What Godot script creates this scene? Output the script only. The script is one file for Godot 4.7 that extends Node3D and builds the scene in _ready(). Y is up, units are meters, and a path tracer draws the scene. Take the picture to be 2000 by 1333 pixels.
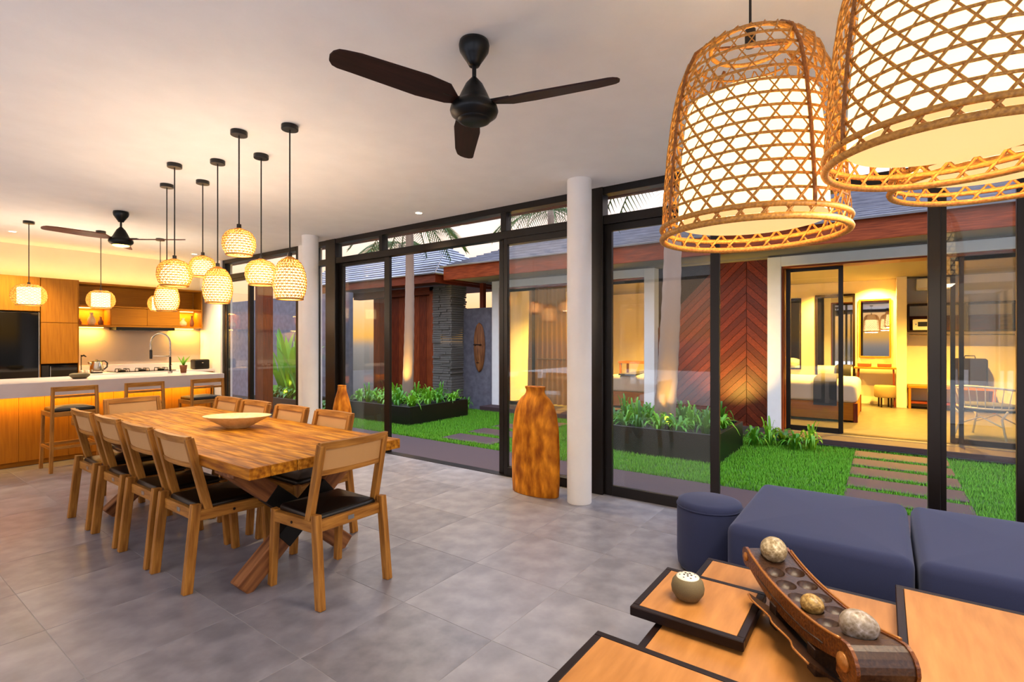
extends Node3D
# An open-plan dining and living room at dusk, looking through sliding glass to a garden court.
# x runs along the glass wall (kitchen at -x), z across the room (garden at -z), y up, metres.

var M := {}            # materials
var T := {}            # textures
var used := {}         # root names already taken
var rng := RandomNumberGenerator.new()
const CEIL := 2.8
const GZ := -4.3       # plane of the glass wall
const FZ := -8.65      # facade of the bedroom building across the court
const LAWN := -0.06

# ------------------------------------------------------------------ node helpers
func numbered(called: String) -> String:
	if not used.has(called):
		used[called] = 0
		return called
	used[called] += 1
	return "%s_%03d" % [called, used[called]]

func tag(o: Node, label: String, category: String, group := "") -> void:
	o.set_meta("label", label)
	o.set_meta("category", category)
	if group != "":
		o.set_meta("group", group)

func thing(called: String, label: String, category: String, at := Vector3.ZERO, turn := 0.0, group := "") -> Node3D:
	var o := Node3D.new()
	o.name = numbered(called)
	add_child(o)
	o.position = at
	o.rotation.y = turn
	tag(o, label, category, group)
	return o

func setting(called: String, at := Vector3.ZERO) -> Node3D:
	var o := Node3D.new()
	o.name = numbered(called)
	add_child(o)
	o.position = at
	o.set_meta("kind", "structure")
	return o

func part(parent: Node, called: String, mesh: Mesh, mat: Material, at := Vector3.ZERO, turn := Vector3.ZERO) -> MeshInstance3D:
	var o := MeshInstance3D.new()
	o.name = called
	o.mesh = mesh
	o.material_override = mat
	o.position = at
	o.rotation = turn
	parent.add_child(o, true)
	return o

func single(called: String, mesh: Mesh, mat: Material, label: String, category: String, at := Vector3.ZERO, turn := Vector3.ZERO, group := "") -> MeshInstance3D:
	var o := part(self, numbered(called), mesh, mat, at, turn)
	tag(o, label, category, group)
	return o

func shell(called: String, mesh: Mesh, mat: Material, at := Vector3.ZERO) -> MeshInstance3D:
	var o := part(self, numbered(called), mesh, mat, at)
	o.set_meta("kind", "structure")
	return o

func stuff(o: Node) -> Node:
	o.set_meta("kind", "stuff")
	return o

func copy(src: Node3D, at: Vector3, turn := 0.0, label := "", group := "") -> Node3D:
	var base := String(src.name)
	if base.length() > 4 and base[base.length() - 4] == "_" and base.right(3).is_valid_int():
		base = base.left(base.length() - 4)
	var o: Node3D = src.duplicate()
	o.name = numbered(base)
	add_child(o)
	o.position = at
	o.rotation.y = turn
	if label != "":
		o.set_meta("label", label)
	if group != "":
		o.set_meta("group", group)
	return o

func nest(owner_part: Node3D, child: Node3D) -> Node3D:   # makes a part the sub-part of another, where it stands
	child.get_parent().remove_child(child)
	child.transform = owner_part.transform.affine_inverse() * child.transform
	owner_part.add_child(child, true)
	return child

func omni(at: Vector3, energy: float, color: Color, size := 0.05) -> OmniLight3D:
	var l := OmniLight3D.new()
	l.name = numbered("lamp_light")
	add_child(l)
	l.position = at
	l.light_energy = energy
	l.light_color = color
	l.light_size = size
	l.omni_range = 14.0
	l.omni_attenuation = 2.0
	l.shadow_enabled = true
	return l

func spot(at: Vector3, towards: Vector3, energy: float, color: Color, angle := 45.0, size := 0.03) -> SpotLight3D:
	var l := SpotLight3D.new()
	l.name = numbered("spot_light")
	add_child(l)
	l.position = at
	l.look_at_from_position(at, towards, Vector3.UP if absf((towards - at).normalized().y) < 0.95 else Vector3.RIGHT)
	l.light_energy = energy
	l.light_color = color
	l.spot_angle = angle
	l.spot_angle_attenuation = 0.8
	l.light_size = size
	l.spot_range = 14.0
	l.spot_attenuation = 2.0
	l.shadow_enabled = true
	return l

func area(at: Vector3, towards: Vector3, size: Vector2, energy: float, color: Color) -> AreaLight3D:
	var l := AreaLight3D.new()
	l.name = numbered("strip_light")
	add_child(l)
	l.look_at_from_position(at, towards, Vector3.UP if absf((towards - at).normalized().y) < 0.95 else Vector3.RIGHT)
	l.area_size = size
	l.light_energy = energy
	l.light_color = color
	l.area_normalize_energy = true
	l.shadow_enabled = true
	return l

# ------------------------------------------------------------------ mesh helpers
func begin() -> SurfaceTool:
	var st := SurfaceTool.new()
	st.begin(Mesh.PRIMITIVE_TRIANGLES)
	st.set_smooth_group(-1)
	return st

func done(st: SurfaceTool) -> ArrayMesh:
	st.generate_normals()
	st.index()
	return st.commit()

func face(st: SurfaceTool, pts: Array, center: Vector3) -> void:   # a convex polygon of a convex solid round center
	var n: Vector3 = (pts[1] - pts[0]).cross(pts[2] - pts[0])
	var mid: Vector3 = (pts[0] + pts[1] + pts[2]) / 3.0
	var flip := n.dot(mid - center) > 0.0
	for i in range(1, pts.size() - 1):
		st.add_vertex(pts[0])
		st.add_vertex(pts[i + 1] if flip else pts[i])
		st.add_vertex(pts[i] if flip else pts[i + 1])

func add_box(st: SurfaceTool, size: Vector3, at := Vector3.ZERO, bevel := 0.003, basis := Basis.IDENTITY) -> void:
	var h := size / 2.0
	var b := minf(bevel, minf(h.x, minf(h.y, h.z)) * 0.45)
	var p := {}
	for sx in [-1, 1]:
		for sy in [-1, 1]:
			for sz in [-1, 1]:
				var s := Vector3(sx, sy, sz)
				for a in 3:
					var q := Vector3(h.x - b, h.y - b, h.z - b)
					q[a] = h[a]
					p[[sx, sy, sz, a]] = at + basis * (q * s)
	for a in 3:
		var u := (a + 1) % 3
		var v := (a + 2) % 3
		for s in [-1, 1]:
			var f := []
			for k in [[-1, -1], [1, -1], [1, 1], [-1, 1]]:
				var c := [0, 0, 0]
				c[a] = s
				c[u] = k[0]
				c[v] = k[1]
				f.append(p[[c[0], c[1], c[2], a]])
			face(st, f, at)
		for su in [-1, 1]:
			for sv in [-1, 1]:
				var f := []
				for sa in [-1, 1]:
					var c := [0, 0, 0]
					c[a] = sa
					c[u] = su
					c[v] = sv
					f.append([c[0], c[1], c[2]])
				var x: Array = f[0]
				var y: Array = f[1]
				face(st, [p[[x[0], x[1], x[2], u]], p[[x[0], x[1], x[2], v]], p[[y[0], y[1], y[2], v]], p[[y[0], y[1], y[2], u]]], at)
	for sx in [-1, 1]:
		for sy in [-1, 1]:
			for sz in [-1, 1]:
				face(st, [p[[sx, sy, sz, 0]], p[[sx, sy, sz, 1]], p[[sx, sy, sz, 2]]], at)

var boxes := {}
func box(x: float, y: float, z: float, bevel := 0.003) -> ArrayMesh:
	var key := [snappedf(x, 0.0005), snappedf(y, 0.0005), snappedf(z, 0.0005), bevel]
	if not boxes.has(key):
		var st := begin()
		add_box(st, Vector3(x, y, z), Vector3.ZERO, bevel)
		boxes[key] = done(st)
	return boxes[key]

func span(lo: Vector3, hi: Vector3) -> Vector3:
	return (lo + hi) / 2.0

func block(parent: Node, called: String, lo: Vector3, hi: Vector3, mat: Material, bevel := 0.003) -> MeshInstance3D:
	var d := hi - lo
	return part(parent, called, box(absf(d.x), absf(d.y), absf(d.z), bevel), mat, span(lo, hi))

func slab(called: String, lo: Vector3, hi: Vector3, mat: Material) -> MeshInstance3D:
	var d := hi - lo
	return shell(called, box(absf(d.x), absf(d.y), absf(d.z), 0.002), mat, span(lo, hi))

func beam_mesh(length: float, w: float, h: float, bevel := 0.003) -> ArrayMesh:
	return box(w, h, length, bevel)

func beam(parent: Node, called: String, a: Vector3, b: Vector3, w: float, h: float, mat: Material, bevel := 0.003, up := Vector3.UP) -> MeshInstance3D:
	var d := b - a
	var o := part(parent, called, box(w, h, d.length(), bevel), mat, (a + b) / 2.0)
	var u := up if absf(d.normalized().dot(up)) < 0.9 else Vector3.BACK
	o.basis = Basis.looking_at(d, u)
	return o

func lathe(profile: Array, seg := 32, smooth := true, sx := 1.0, sz := 1.0) -> ArrayMesh:   # profile runs upwards on the outside
	var st := SurfaceTool.new()
	st.begin(Mesh.PRIMITIVE_TRIANGLES)
	if smooth:
		st.set_smooth_group(0)
	else:
		st.set_smooth_group(-1)
	add_lathe(st, profile, seg, Vector3.ZERO, sx, sz)
	return done(st)

func add_lathe(st: SurfaceTool, profile: Array, seg := 32, at := Vector3.ZERO, sx := 1.0, sz := 1.0) -> void:
	for i in profile.size() - 1:
		var p: Vector2 = profile[i]
		var q: Vector2 = profile[i + 1]
		for k in seg:
			var a0 := TAU * k / seg
			var a1 := TAU * ((k + 1) % seg) / seg
			var A := at + Vector3(p.x * cos(a0) * sx, p.y, p.x * sin(a0) * sz)
			var B := at + Vector3(p.x * cos(a1) * sx, p.y, p.x * sin(a1) * sz)
			var C := at + Vector3(q.x * cos(a1) * sx, q.y, q.x * sin(a1) * sz)
			var D := at + Vector3(q.x * cos(a0) * sx, q.y, q.x * sin(a0) * sz)
			if p.x > 1e-6:
				for v in [A, B, C]:
					st.add_vertex(v)
			if q.x > 1e-6:
				for v in [A, C, D]:
					st.add_vertex(v)

func add_tube(st: SurfaceTool, pts: Array, radius, sides := 6, closed := false, flat := 1.0) -> void:
	var n := pts.size()
	var rings := []
	var up := Vector3.UP
	for i in n:
		var t: Vector3
		if closed:
			t = (pts[(i + 1) % n] - pts[(i + n - 1) % n]).normalized()
		else:
			t = (pts[mini(i + 1, n - 1)] - pts[maxi(i - 1, 0)]).normalized()
		if i == 0 and absf(t.dot(up)) > 0.9:
			up = Vector3.RIGHT
		var b := t.cross(up).normalized()
		var m := b.cross(t).normalized()
		if not closed:
			up = m
		var r: float = radius[i] if radius is Array else radius
		var ring := []
		for k in sides:
			var a := TAU * k / sides
			ring.append(pts[i] + (m * cos(a) * r + b * sin(a) * r * flat))
		rings.append(ring)
	for i in (n if closed else n - 1):
		var r0: Array = rings[i]
		var r1: Array = rings[(i + 1) % n]
		for k in sides:
			var j := (k + 1) % sides
			for v in [r0[k], r1[j], r0[j], r0[k], r1[k], r1[j]]:
				st.add_vertex(v)
	if not closed:
		var t0: Vector3 = (pts[0] - pts[1]).normalized()
		face(st, rings[0], pts[0] - t0)
		var t1: Vector3 = (pts[n - 1] - pts[n - 2]).normalized()
		face(st, rings[n - 1], pts[n - 1] - t1)

func tube(pts: Array, radius, sides := 8, closed := false, flat := 1.0) -> ArrayMesh:
	var st := SurfaceTool.new()
	st.begin(Mesh.PRIMITIVE_TRIANGLES)
	st.set_smooth_group(0)
	add_tube(st, pts, radius, sides, closed, flat)
	return done(st)

func rod(r: float, h: float, sides := 12) -> ArrayMesh:   # an upright cylinder from 0 to h
	return lathe([Vector2(0, 0), Vector2(r * 0.98, 0), Vector2(r, minf(0.003, h * 0.1)), Vector2(r, h - minf(0.003, h * 0.1)), Vector2(r * 0.98, h), Vector2(0, h)], sides, false)

func extrude(poly: PackedVector2Array, depth: float) -> ArrayMesh:   # an outline in x, y given a thickness along z
	var st := begin()
	add_extrude(st, poly, depth)
	return done(st)

func add_extrude(st: SurfaceTool, poly: PackedVector2Array, depth: float, t := Transform3D.IDENTITY) -> void:
	if Geometry2D.is_polygon_clockwise(poly):
		poly.reverse()
	var tri := Geometry2D.triangulate_polygon(poly)
	var h := depth / 2.0
	for i in range(0, tri.size(), 3):
		var a := poly[tri[i]]
		var b := poly[tri[i + 1]]
		var c := poly[tri[i + 2]]
		if (b - a).cross(c - a) < 0.0:
			var s := b
			b = c
			c = s
		for p in [Vector3(a.x, a.y, h), Vector3(c.x, c.y, h), Vector3(b.x, b.y, h), Vector3(a.x, a.y, -h), Vector3(b.x, b.y, -h), Vector3(c.x, c.y, -h)]:
			st.add_vertex(t * p)
	for i in poly.size():
		var a := poly[i]
		var b := poly[(i + 1) % poly.size()]
		var A := Vector3(a.x, a.y, h)
		var B := Vector3(b.x, b.y, h)
		var C := Vector3(b.x, b.y, -h)
		var D := Vector3(a.x, a.y, -h)
		for p in [A, B, C, A, C, D]:
			st.add_vertex(t * p)

func rounded(hx: float, hy: float, r: float, n := 6) -> PackedVector2Array:
	var out := PackedVector2Array()
	for q in 4:
		var c := Vector2((hx - r) * [1, -1, -1, 1][q], (hy - r) * [1, 1, -1, -1][q])
		for i in n + 1:
			var a := PI / 2.0 * (q + float(i) / n)
			out.append(c + Vector2(cos(a), sin(a)) * r)
	return out

func cushion(sx: float, sy: float, sz: float, r := 0.05, dome := 0.02, e := 5) -> ArrayMesh:
	# a box of cloth with round edges and a slightly domed top, from 0 up to sy
	var st := SurfaceTool.new()
	st.begin(Mesh.PRIMITIVE_TRIANGLES)
	st.set_smooth_group(0)
	var prof := []
	for i in e + 1:
		var a := PI / 2.0 * i / e
		prof.append(Vector2(-r * (1.0 - sin(a)), r * 0.6 * (1.0 - cos(a))))
	for i in e + 1:
		var a := PI / 2.0 * i / e
		prof.append(Vector2(-r * (1.0 - cos(a)), sy - r * (1.0 - sin(a))))
	var rings := []
	for p in prof:
		rings.append([p, rounded(sx / 2.0 + p.x, sz / 2.0 + p.x, maxf(r + p.x, r * 0.35), 5)])
	for i in rings.size() - 1:
		var a: PackedVector2Array = rings[i][1]
		var b: PackedVector2Array = rings[i + 1][1]
		var ya: float = rings[i][0].y
		var yb: float = rings[i + 1][0].y
		for k in a.size():
			var j := (k + 1) % a.size()
			var A := Vector3(a[k].x, ya, a[k].y)
			var B := Vector3(a[j].x, ya, a[j].y)
			var C := Vector3(b[j].x, yb, b[j].y)
			var D := Vector3(b[k].x, yb, b[k].y)
			for v in [A, B, C, A, C, D]:
				st.add_vertex(v)
	var top: PackedVector2Array = rings[-1][1]
	var prev := top
	var py := sy
	for s in [0.8, 0.55, 0.3, 0.0]:
		var nxt := PackedVector2Array()
		for p in top:
			nxt.append(p * s)
		var ny: float = sy + dome * (1.0 - s * s)
		for k in top.size():
			var j := (k + 1) % top.size()
			var A := Vector3(prev[k].x, py, prev[k].y)
			var B := Vector3(prev[j].x, py, prev[j].y)
			var C := Vector3(nxt[j].x, ny, nxt[j].y)
			var D := Vector3(nxt[k].x, ny, nxt[k].y)
			for v in [A, B, C]:
				st.add_vertex(v)
			if s > 0.0:
				for v in [A, C, D]:
					st.add_vertex(v)
		prev = nxt
		py = ny
	var low: PackedVector2Array = rings[0][1]
	for k in range(1, low.size() - 1):
		for v in [low[0], low[k + 1], low[k]]:
			st.add_vertex(Vector3(v.x, 0, v.y))
	return done(st)

func add_leaf(st: SurfaceTool, root: Vector3, heading: float, length: float, width: float, rise: float, droop: float, seg := 5, fold := 0.25) -> void:
	# one strap leaf: a folded blade that rises, arches over and droops
	var dir := Vector3(cos(heading), 0, sin(heading))
	var side := Vector3(-dir.z, 0, dir.x)
	var prev := []
	for i in seg + 1:
		var t := float(i) / seg
		var p := root + dir * (length * (1.0 - rise * 0.6) * t) + Vector3.UP * (length * (rise * t - droop * t * t))
		var w := width * (sin(PI * minf(1.0, 0.18 + t * 0.82)) * 0.9 + 0.1) * (1.0 if t < 0.999 else 0.05)
		var cur := [p - side * w + Vector3.UP * w * fold, p, p + side * w + Vector3.UP * w * fold]
		if i > 0:
			for v in [prev[0], cur[0], cur[1], prev[0], cur[1], prev[1], prev[1], cur[1], cur[2], prev[1], cur[2], prev[2]]:
				st.add_vertex(v)
		prev = cur

# ------------------------------------------------------------------ materials
func noise(freq: float, lo: Color, hi: Color, octaves := 4, kind := FastNoiseLite.TYPE_SIMPLEX_SMOOTH, size := 512, seed_ := 1) -> NoiseTexture2D:
	var n := FastNoiseLite.new()
	n.noise_type = kind
	n.frequency = freq
	n.fractal_octaves = octaves
	n.seed = seed_
	var g := Gradient.new()
	g.set_color(0, lo)
	g.set_color(1, hi)
	var t := NoiseTexture2D.new()
	t.width = size
	t.height = size
	t.seamless = true
	t.noise = n
	t.color_ramp = g
	return t

func grey(v: float) -> Color:
	return Color(v, v, v)

func mat(key: String, color: Color, rough := 0.6, metal := 0.0, tex: Texture2D = null, scale := Vector3.ONE, bump := 0.0, bump_tex: Texture2D = null) -> StandardMaterial3D:
	var m := StandardMaterial3D.new()
	m.resource_name = key
	m.albedo_color = color
	m.roughness = rough
	m.metallic = metal
	if tex:
		m.albedo_texture = tex
	if tex or bump_tex:
		m.uv1_triplanar = true
		m.uv1_scale = scale
		m.uv1_triplanar_sharpness = 4.0
	if bump > 0.0:
		m.heightmap_enabled = true
		m.heightmap_texture = bump_tex if bump_tex else tex
		m.heightmap_scale = bump
	M[key] = m
	return m

func glow(key: String, color: Color, energy: float) -> StandardMaterial3D:
	var m := mat(key, color, 0.8)
	m.emission_enabled = true
	m.emission = color
	m.emission_energy_multiplier = energy
	return m

func woods(key: String, color: Color, rough := 0.45, along := 0.5, across := 5.0) -> void:
	for a in 3:
		var s := Vector3(across, across, across)
		s[a] = along
		mat(key + "_" + "xyz"[a], color, rough, 0.0, T.grain, s, 0.03, T.grain).metallic_specular = 0.35

func make_materials() -> void:
	T.grain = noise(0.012, Color(0.62, 0.55, 0.47), Color(1.0, 1.0, 1.0), 5, FastNoiseLite.TYPE_SIMPLEX_SMOOTH, 512, 3)
	T.fine_grain = noise(0.012, Color(0.86, 0.83, 0.78), Color(1.0, 1.0, 1.0), 5, FastNoiseLite.TYPE_SIMPLEX_SMOOTH, 512, 4)
	T.rustic = noise(0.010, Color(0.50, 0.38, 0.24), Color(1.0, 0.98, 0.92), 5, FastNoiseLite.TYPE_SIMPLEX_SMOOTH, 512, 8)
	T.blotch = noise(0.006, Color(0.78, 0.78, 0.79), Color(1.0, 1.0, 1.0), 6, FastNoiseLite.TYPE_SIMPLEX_SMOOTH, 1024, 5)
	T.speckle = noise(0.06, Color(0.55, 0.55, 0.55), Color(1.0, 1.0, 1.0), 4, FastNoiseLite.TYPE_SIMPLEX_SMOOTH, 512, 9)
	T.cloth = noise(0.12, Color(0.75, 0.75, 0.75), Color(1.0, 1.0, 1.0), 3, FastNoiseLite.TYPE_SIMPLEX_SMOOTH, 512, 11)
	T.plaster = noise(0.01, Color(0.975, 0.975, 0.975), Color(1.0, 1.0, 1.0), 5, FastNoiseLite.TYPE_SIMPLEX_SMOOTH, 512, 12)
	T.lawn = noise(0.03, Color(0.55, 0.62, 0.4), Color(1.0, 1.0, 1.0), 5, FastNoiseLite.TYPE_SIMPLEX_SMOOTH, 512, 14)
	T.egg = noise(0.035, Color(0.45, 0.38, 0.25), Color(1.0, 1.0, 1.0), 4, FastNoiseLite.TYPE_CELLULAR, 256, 15)
	woods("oak", Color(0.76, 0.54, 0.25), 0.42)
	woods("honey", Color(0.65, 0.415, 0.05), 0.55, 0.35, 7.0)
	for a in 3:
		M["honey_" + "xyz"[a]].albedo_texture = T.fine_grain
	woods("fan_wood", Color(0.20, 0.085, 0.06), 0.5)
	woods("teak", Color(0.50, 0.21, 0.10), 0.45, 0.4, 6.0)
	woods("teak_light", Color(0.60, 0.28, 0.13), 0.45, 0.4, 6.0)
	woods("wenge", Color(0.13, 0.07, 0.065), 0.45)
	woods("maple", Color(0.70, 0.485, 0.26), 0.38, 0.5, 3.0)
	for a in 3:
		M["maple_" + "xyz"[a]].albedo_texture = T.fine_grain
	for a in 3:
		var s := Vector3(5.0, 5.0, 5.0)
		s[a] = 0.5
		mat("plank_" + "xyz"[a], Color(0.87, 0.62, 0.17), 0.5, 0.0, T.rustic, s, 0.04, T.rustic)
		mat("plank_pale_" + "xyz"[a], Color(0.91, 0.67, 0.23), 0.5, 0.0, T.rustic, s, 0.04, T.rustic)
		mat("plank_deep_" + "xyz"[a], Color(0.82, 0.56, 0.14), 0.5, 0.0, T.rustic, s, 0.04, T.rustic)
		for q in ["plank_", "plank_pale_", "plank_deep_"]:
			M[q + "xyz"[a]].metallic_specular = 0.3
		mat("raw_beam_" + "xyz"[a], Color(0.62, 0.42, 0.25), 0.7, 0.0, T.rustic, s * 0.7, 0.15, T.rustic)
	mat("carved", Color(0.95, 0.64, 0.17), 0.5, 0.0, T.rustic, Vector3(2.2, 0.75, 2.2), 0.8, T.rustic).metallic_specular = 0.3
	mat("tile_a", Color(0.585, 0.575, 0.60), 0.30, 0.0, T.blotch, Vector3(0.9, 0.9, 0.9))
	mat("tile_b", Color(0.61, 0.60, 0.625), 0.32, 0.0, T.blotch, Vector3(0.7, 0.7, 0.7))
	mat("tile_c", Color(0.555, 0.545, 0.57), 0.30, 0.0, T.blotch, Vector3(1.1, 1.1, 1.1))
	mat("grout", Color(0.62, 0.61, 0.60), 0.8)
	mat("white_paint", Color(0.92, 0.915, 0.91), 0.75, 0.0, T.plaster, Vector3(0.6, 0.6, 0.6))
	mat("cream_paint", Color(0.88, 0.84, 0.76), 0.75, 0.0, T.plaster, Vector3(0.6, 0.6, 0.6))
	mat("white_render", Color(0.90, 0.91, 0.93), 0.8, 0.0, T.plaster, Vector3(0.8, 0.8, 0.8))
	mat("bronze", Color(0.075, 0.05, 0.04), 0.35, 0.2)
	mat("black_metal", Color(0.03, 0.03, 0.032), 0.4, 0.3)
	mat("fan_metal", Color(0.07, 0.075, 0.08), 0.38, 0.5)
	mat("dark_cord", Color(0.10, 0.07, 0.055), 0.7)
	mat("leather", Color(0.035, 0.03, 0.035), 0.33, 0.0, T.cloth, Vector3(9, 9, 9), 0.05, T.cloth)
	mat("cane_web", Color(0.86, 0.66, 0.42), 0.6, 0.0, T.cloth, Vector3(14, 14, 14), 0.1, T.cloth)
	var g := mat("glass", Color(0.7, 0.8, 0.8, 0.02), 0.0)
	g.transparency = BaseMaterial3D.TRANSPARENCY_ALPHA
	g.metallic_specular = 0.4
	mat("cane", Color(0.88, 0.64, 0.27), 0.5, 0.0, T.grain, Vector3(12, 12, 12))
	mat("cane_dark", Color(0.66, 0.42, 0.14), 0.55, 0.0, T.grain, Vector3(12, 12, 12))
	mat("basket", Color(0.84, 0.60, 0.24), 0.55)
	glow("lamp_shade", Color(1.0, 0.86, 0.58), 1.15)
	glow("lamp_diffuser", Color(1.0, 0.84, 0.56), 0.3)
	glow("pendant_shade", Color(1.0, 0.88, 0.62), 1.9)
	glow("led_warm", Color(1.0, 0.80, 0.35), 4.0)
	glow("downlight_glow", Color(1.0, 0.92, 0.72), 8.0)
	mat("navy", Color(0.11, 0.15, 0.31), 0.9, 0.0, T.cloth, Vector3(5, 5, 5), 0.05, T.cloth)
	M.navy.rim_enabled = true
	M.navy.rim = 1.0
	M.navy.rim_tint = 0.6
	mat("worktop", Color(0.82, 0.78, 0.79), 0.25, 0.0, T.plaster, Vector3(1, 1, 1))
	mat("backsplash", Color(0.62, 0.57, 0.56), 0.3, 0.0, T.plaster, Vector3(0.8, 0.8, 0.8))
	mat("black_glass", Color(0.008, 0.008, 0.01), 0.06)
	mat("steel", Color(0.72, 0.71, 0.69), 0.22, 1.0)
	mat("black_plastic", Color(0.02, 0.02, 0.022), 0.4)
	mat("ceramic", Color(0.85, 0.82, 0.76), 0.25)
	mat("clay", Color(0.62, 0.36, 0.18), 0.7, 0.0, T.speckle, Vector3(6, 6, 6))
	mat("stone_pot", Color(0.50, 0.44, 0.30), 0.75, 0.0, T.speckle, Vector3(14, 14, 14), 0.1, T.speckle)
	mat("marble_egg", Color(0.80, 0.76, 0.66), 0.35, 0.0, T.egg, Vector3(9, 9, 9))
	mat("marble_grey", Color(0.72, 0.70, 0.70), 0.35, 0.0, T.egg, Vector3(7, 7, 7))
	mat("marble_tan", Color(0.78, 0.66, 0.40), 0.35, 0.0, T.egg, Vector3(12, 12, 12))
	mat("brass_wood", Color(0.52, 0.31, 0.10), 0.33, 0.15, T.rustic, Vector3(10, 10, 10), 0.25, T.rustic)
	mat("old_wood", Color(0.27, 0.18, 0.12), 0.42, 0.0, T.rustic, Vector3(9, 9, 9), 0.1, T.rustic)
	mat("gilt", Color(0.78, 0.50, 0.20), 0.35, 0.3, T.speckle, Vector3(12, 12, 12))
	mat("dish", Color(0.90, 0.80, 0.60), 0.55, 0.0, T.fine_grain, Vector3(3, 8, 3))
	# garden
	mat("bounce_terrace_stone", Color(0.92, 0.91, 0.89), 0.6, 0.0, T.blotch, Vector3(0.6, 0.6, 0.6))  # unseen ground, whitened to bounce sky light up to the ceiling
	mat("soil", Color(0.10, 0.08, 0.06), 0.95, 0.0, T.speckle, Vector3(4, 4, 4))
	mat("lawn", Color(0.19, 0.36, 0.03), 0.95, 0.0, T.lawn, Vector3(1.2, 1.2, 1.2))
	mat("grass_blade", Color(0.36, 0.61, 0.05), 0.8)
	M.grass_blade.vertex_color_use_as_albedo = true
	mat("paver", Color(0.30, 0.20, 0.225), 0.7, 0.0, T.speckle, Vector3(6, 6, 6), 0.05, T.speckle)
	mat("planter_black", Color(0.035, 0.035, 0.04), 0.4, 0.0, T.blotch, Vector3(2, 2, 2))
	mat("slate_a", Color(0.56, 0.58, 0.63), 0.7, 0.0, T.blotch, Vector3(0.5, 3, 3), 0.2, T.speckle)
	mat("slate_b", Color(0.49, 0.51, 0.57), 0.7, 0.0, T.blotch, Vector3(0.6, 3, 3), 0.2, T.speckle)
	mat("ledge_stone", Color(0.50, 0.49, 0.48), 0.85, 0.0, T.speckle, Vector3(3, 5, 3), 0.3, T.speckle)
	mat("grey_wall", Color(0.42, 0.42, 0.48), 0.85, 0.0, T.blotch, Vector3(1, 1, 1))
	mat("soffit_grey", Color(0.50, 0.48, 0.45), 0.85)
	mat("trunk", Color(0.72, 0.62, 0.56), 0.9, 0.0, T.speckle, Vector3(5, 9, 5), 0.4, T.speckle)
	for k in 3:
		var m := mat("leaf_%d" % k, [Color(0.24, 0.50, 0.08), Color(0.36, 0.60, 0.10), Color(0.16, 0.38, 0.08)][k], 0.5)
		m.backlight_enabled = true
		m.backlight = Color(0.35, 0.5, 0.1)
	mat("palm_leaf", Color(0.20, 0.34, 0.10), 0.55)
	M.palm_leaf.backlight_enabled = true
	M.palm_leaf.backlight = Color(0.25, 0.35, 0.1)
	# bedrooms
	mat("bed_tile", Color(0.34, 0.32, 0.29), 0.4, 0.0, T.blotch, Vector3(1, 1, 1))
	mat("linen", Color(0.86, 0.85, 0.85), 0.85, 0.0, T.cloth, Vector3(5, 5, 5), 0.05, T.cloth)
	mat("runner", Color(0.10, 0.10, 0.16), 0.85)
	mat("mirror", Color(0.86, 0.86, 0.86), 0.02, 1.0)
	mat("curtain", Color(0.68, 0.58, 0.40), 0.9, 0.0, T.cloth, Vector3(6, 6, 6))
	M.curtain.backlight_enabled = true
	M.curtain.backlight = Color(0.6, 0.5, 0.35)
	mat("curtain_grey", Color(0.34, 0.32, 0.30), 0.9, 0.0, T.cloth, Vector3(6, 6, 6))
	mat("rattan_white", Color(0.84, 0.80, 0.70), 0.5)
	mat("ac_white", Color(0.85, 0.85, 0.82), 0.4)

# ------------------------------------------------------------------ camera, sky, exposure
func make_view() -> void:
	var cam := Camera3D.new()
	cam.name = "camera"
	add_child(cam)
	cam.position = Vector3(0, 1.4, 0)
	cam.rotation.y = deg_to_rad(35.94)
	cam.fov = rad_to_deg(2.0 * atan(666.5 / 1000.0))
	cam.near = 0.05
	cam.far = 200.0
	cam.current = true
	var sky_mat := ProceduralSkyMaterial.new()
	sky_mat.sky_horizon_color = Color(0.56, 0.40, 0.12)
	sky_mat.sky_top_color = Color(1.20, 1.30, 1.46)
	sky_mat.sky_curve = 1.2
	sky_mat.sky_energy_multiplier = 1.25
	sky_mat.ground_bottom_color = Color(0.25, 0.25, 0.25)
	sky_mat.ground_horizon_color = Color(0.45, 0.42, 0.40)
	sky_mat.use_debanding = false
	var sky := Sky.new()
	sky.sky_material = sky_mat
	var e := Environment.new()
	e.background_mode = Environment.BG_SKY
	e.sky = sky
	e.tonemap_mode = Environment.TONE_MAPPER_LINEAR
	e.tonemap_exposure = 2.45
	e.sdfgi_enabled = true
	e.ssao_enabled = true
	e.ssil_enabled = true
	var w := WorldEnvironment.new()
	w.name = "world_environment"
	w.environment = e
	add_child(w)

const WARM := Color(1.0, 0.92, 0.80)
const WARMER := Color(1.0, 0.76, 0.30)

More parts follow.
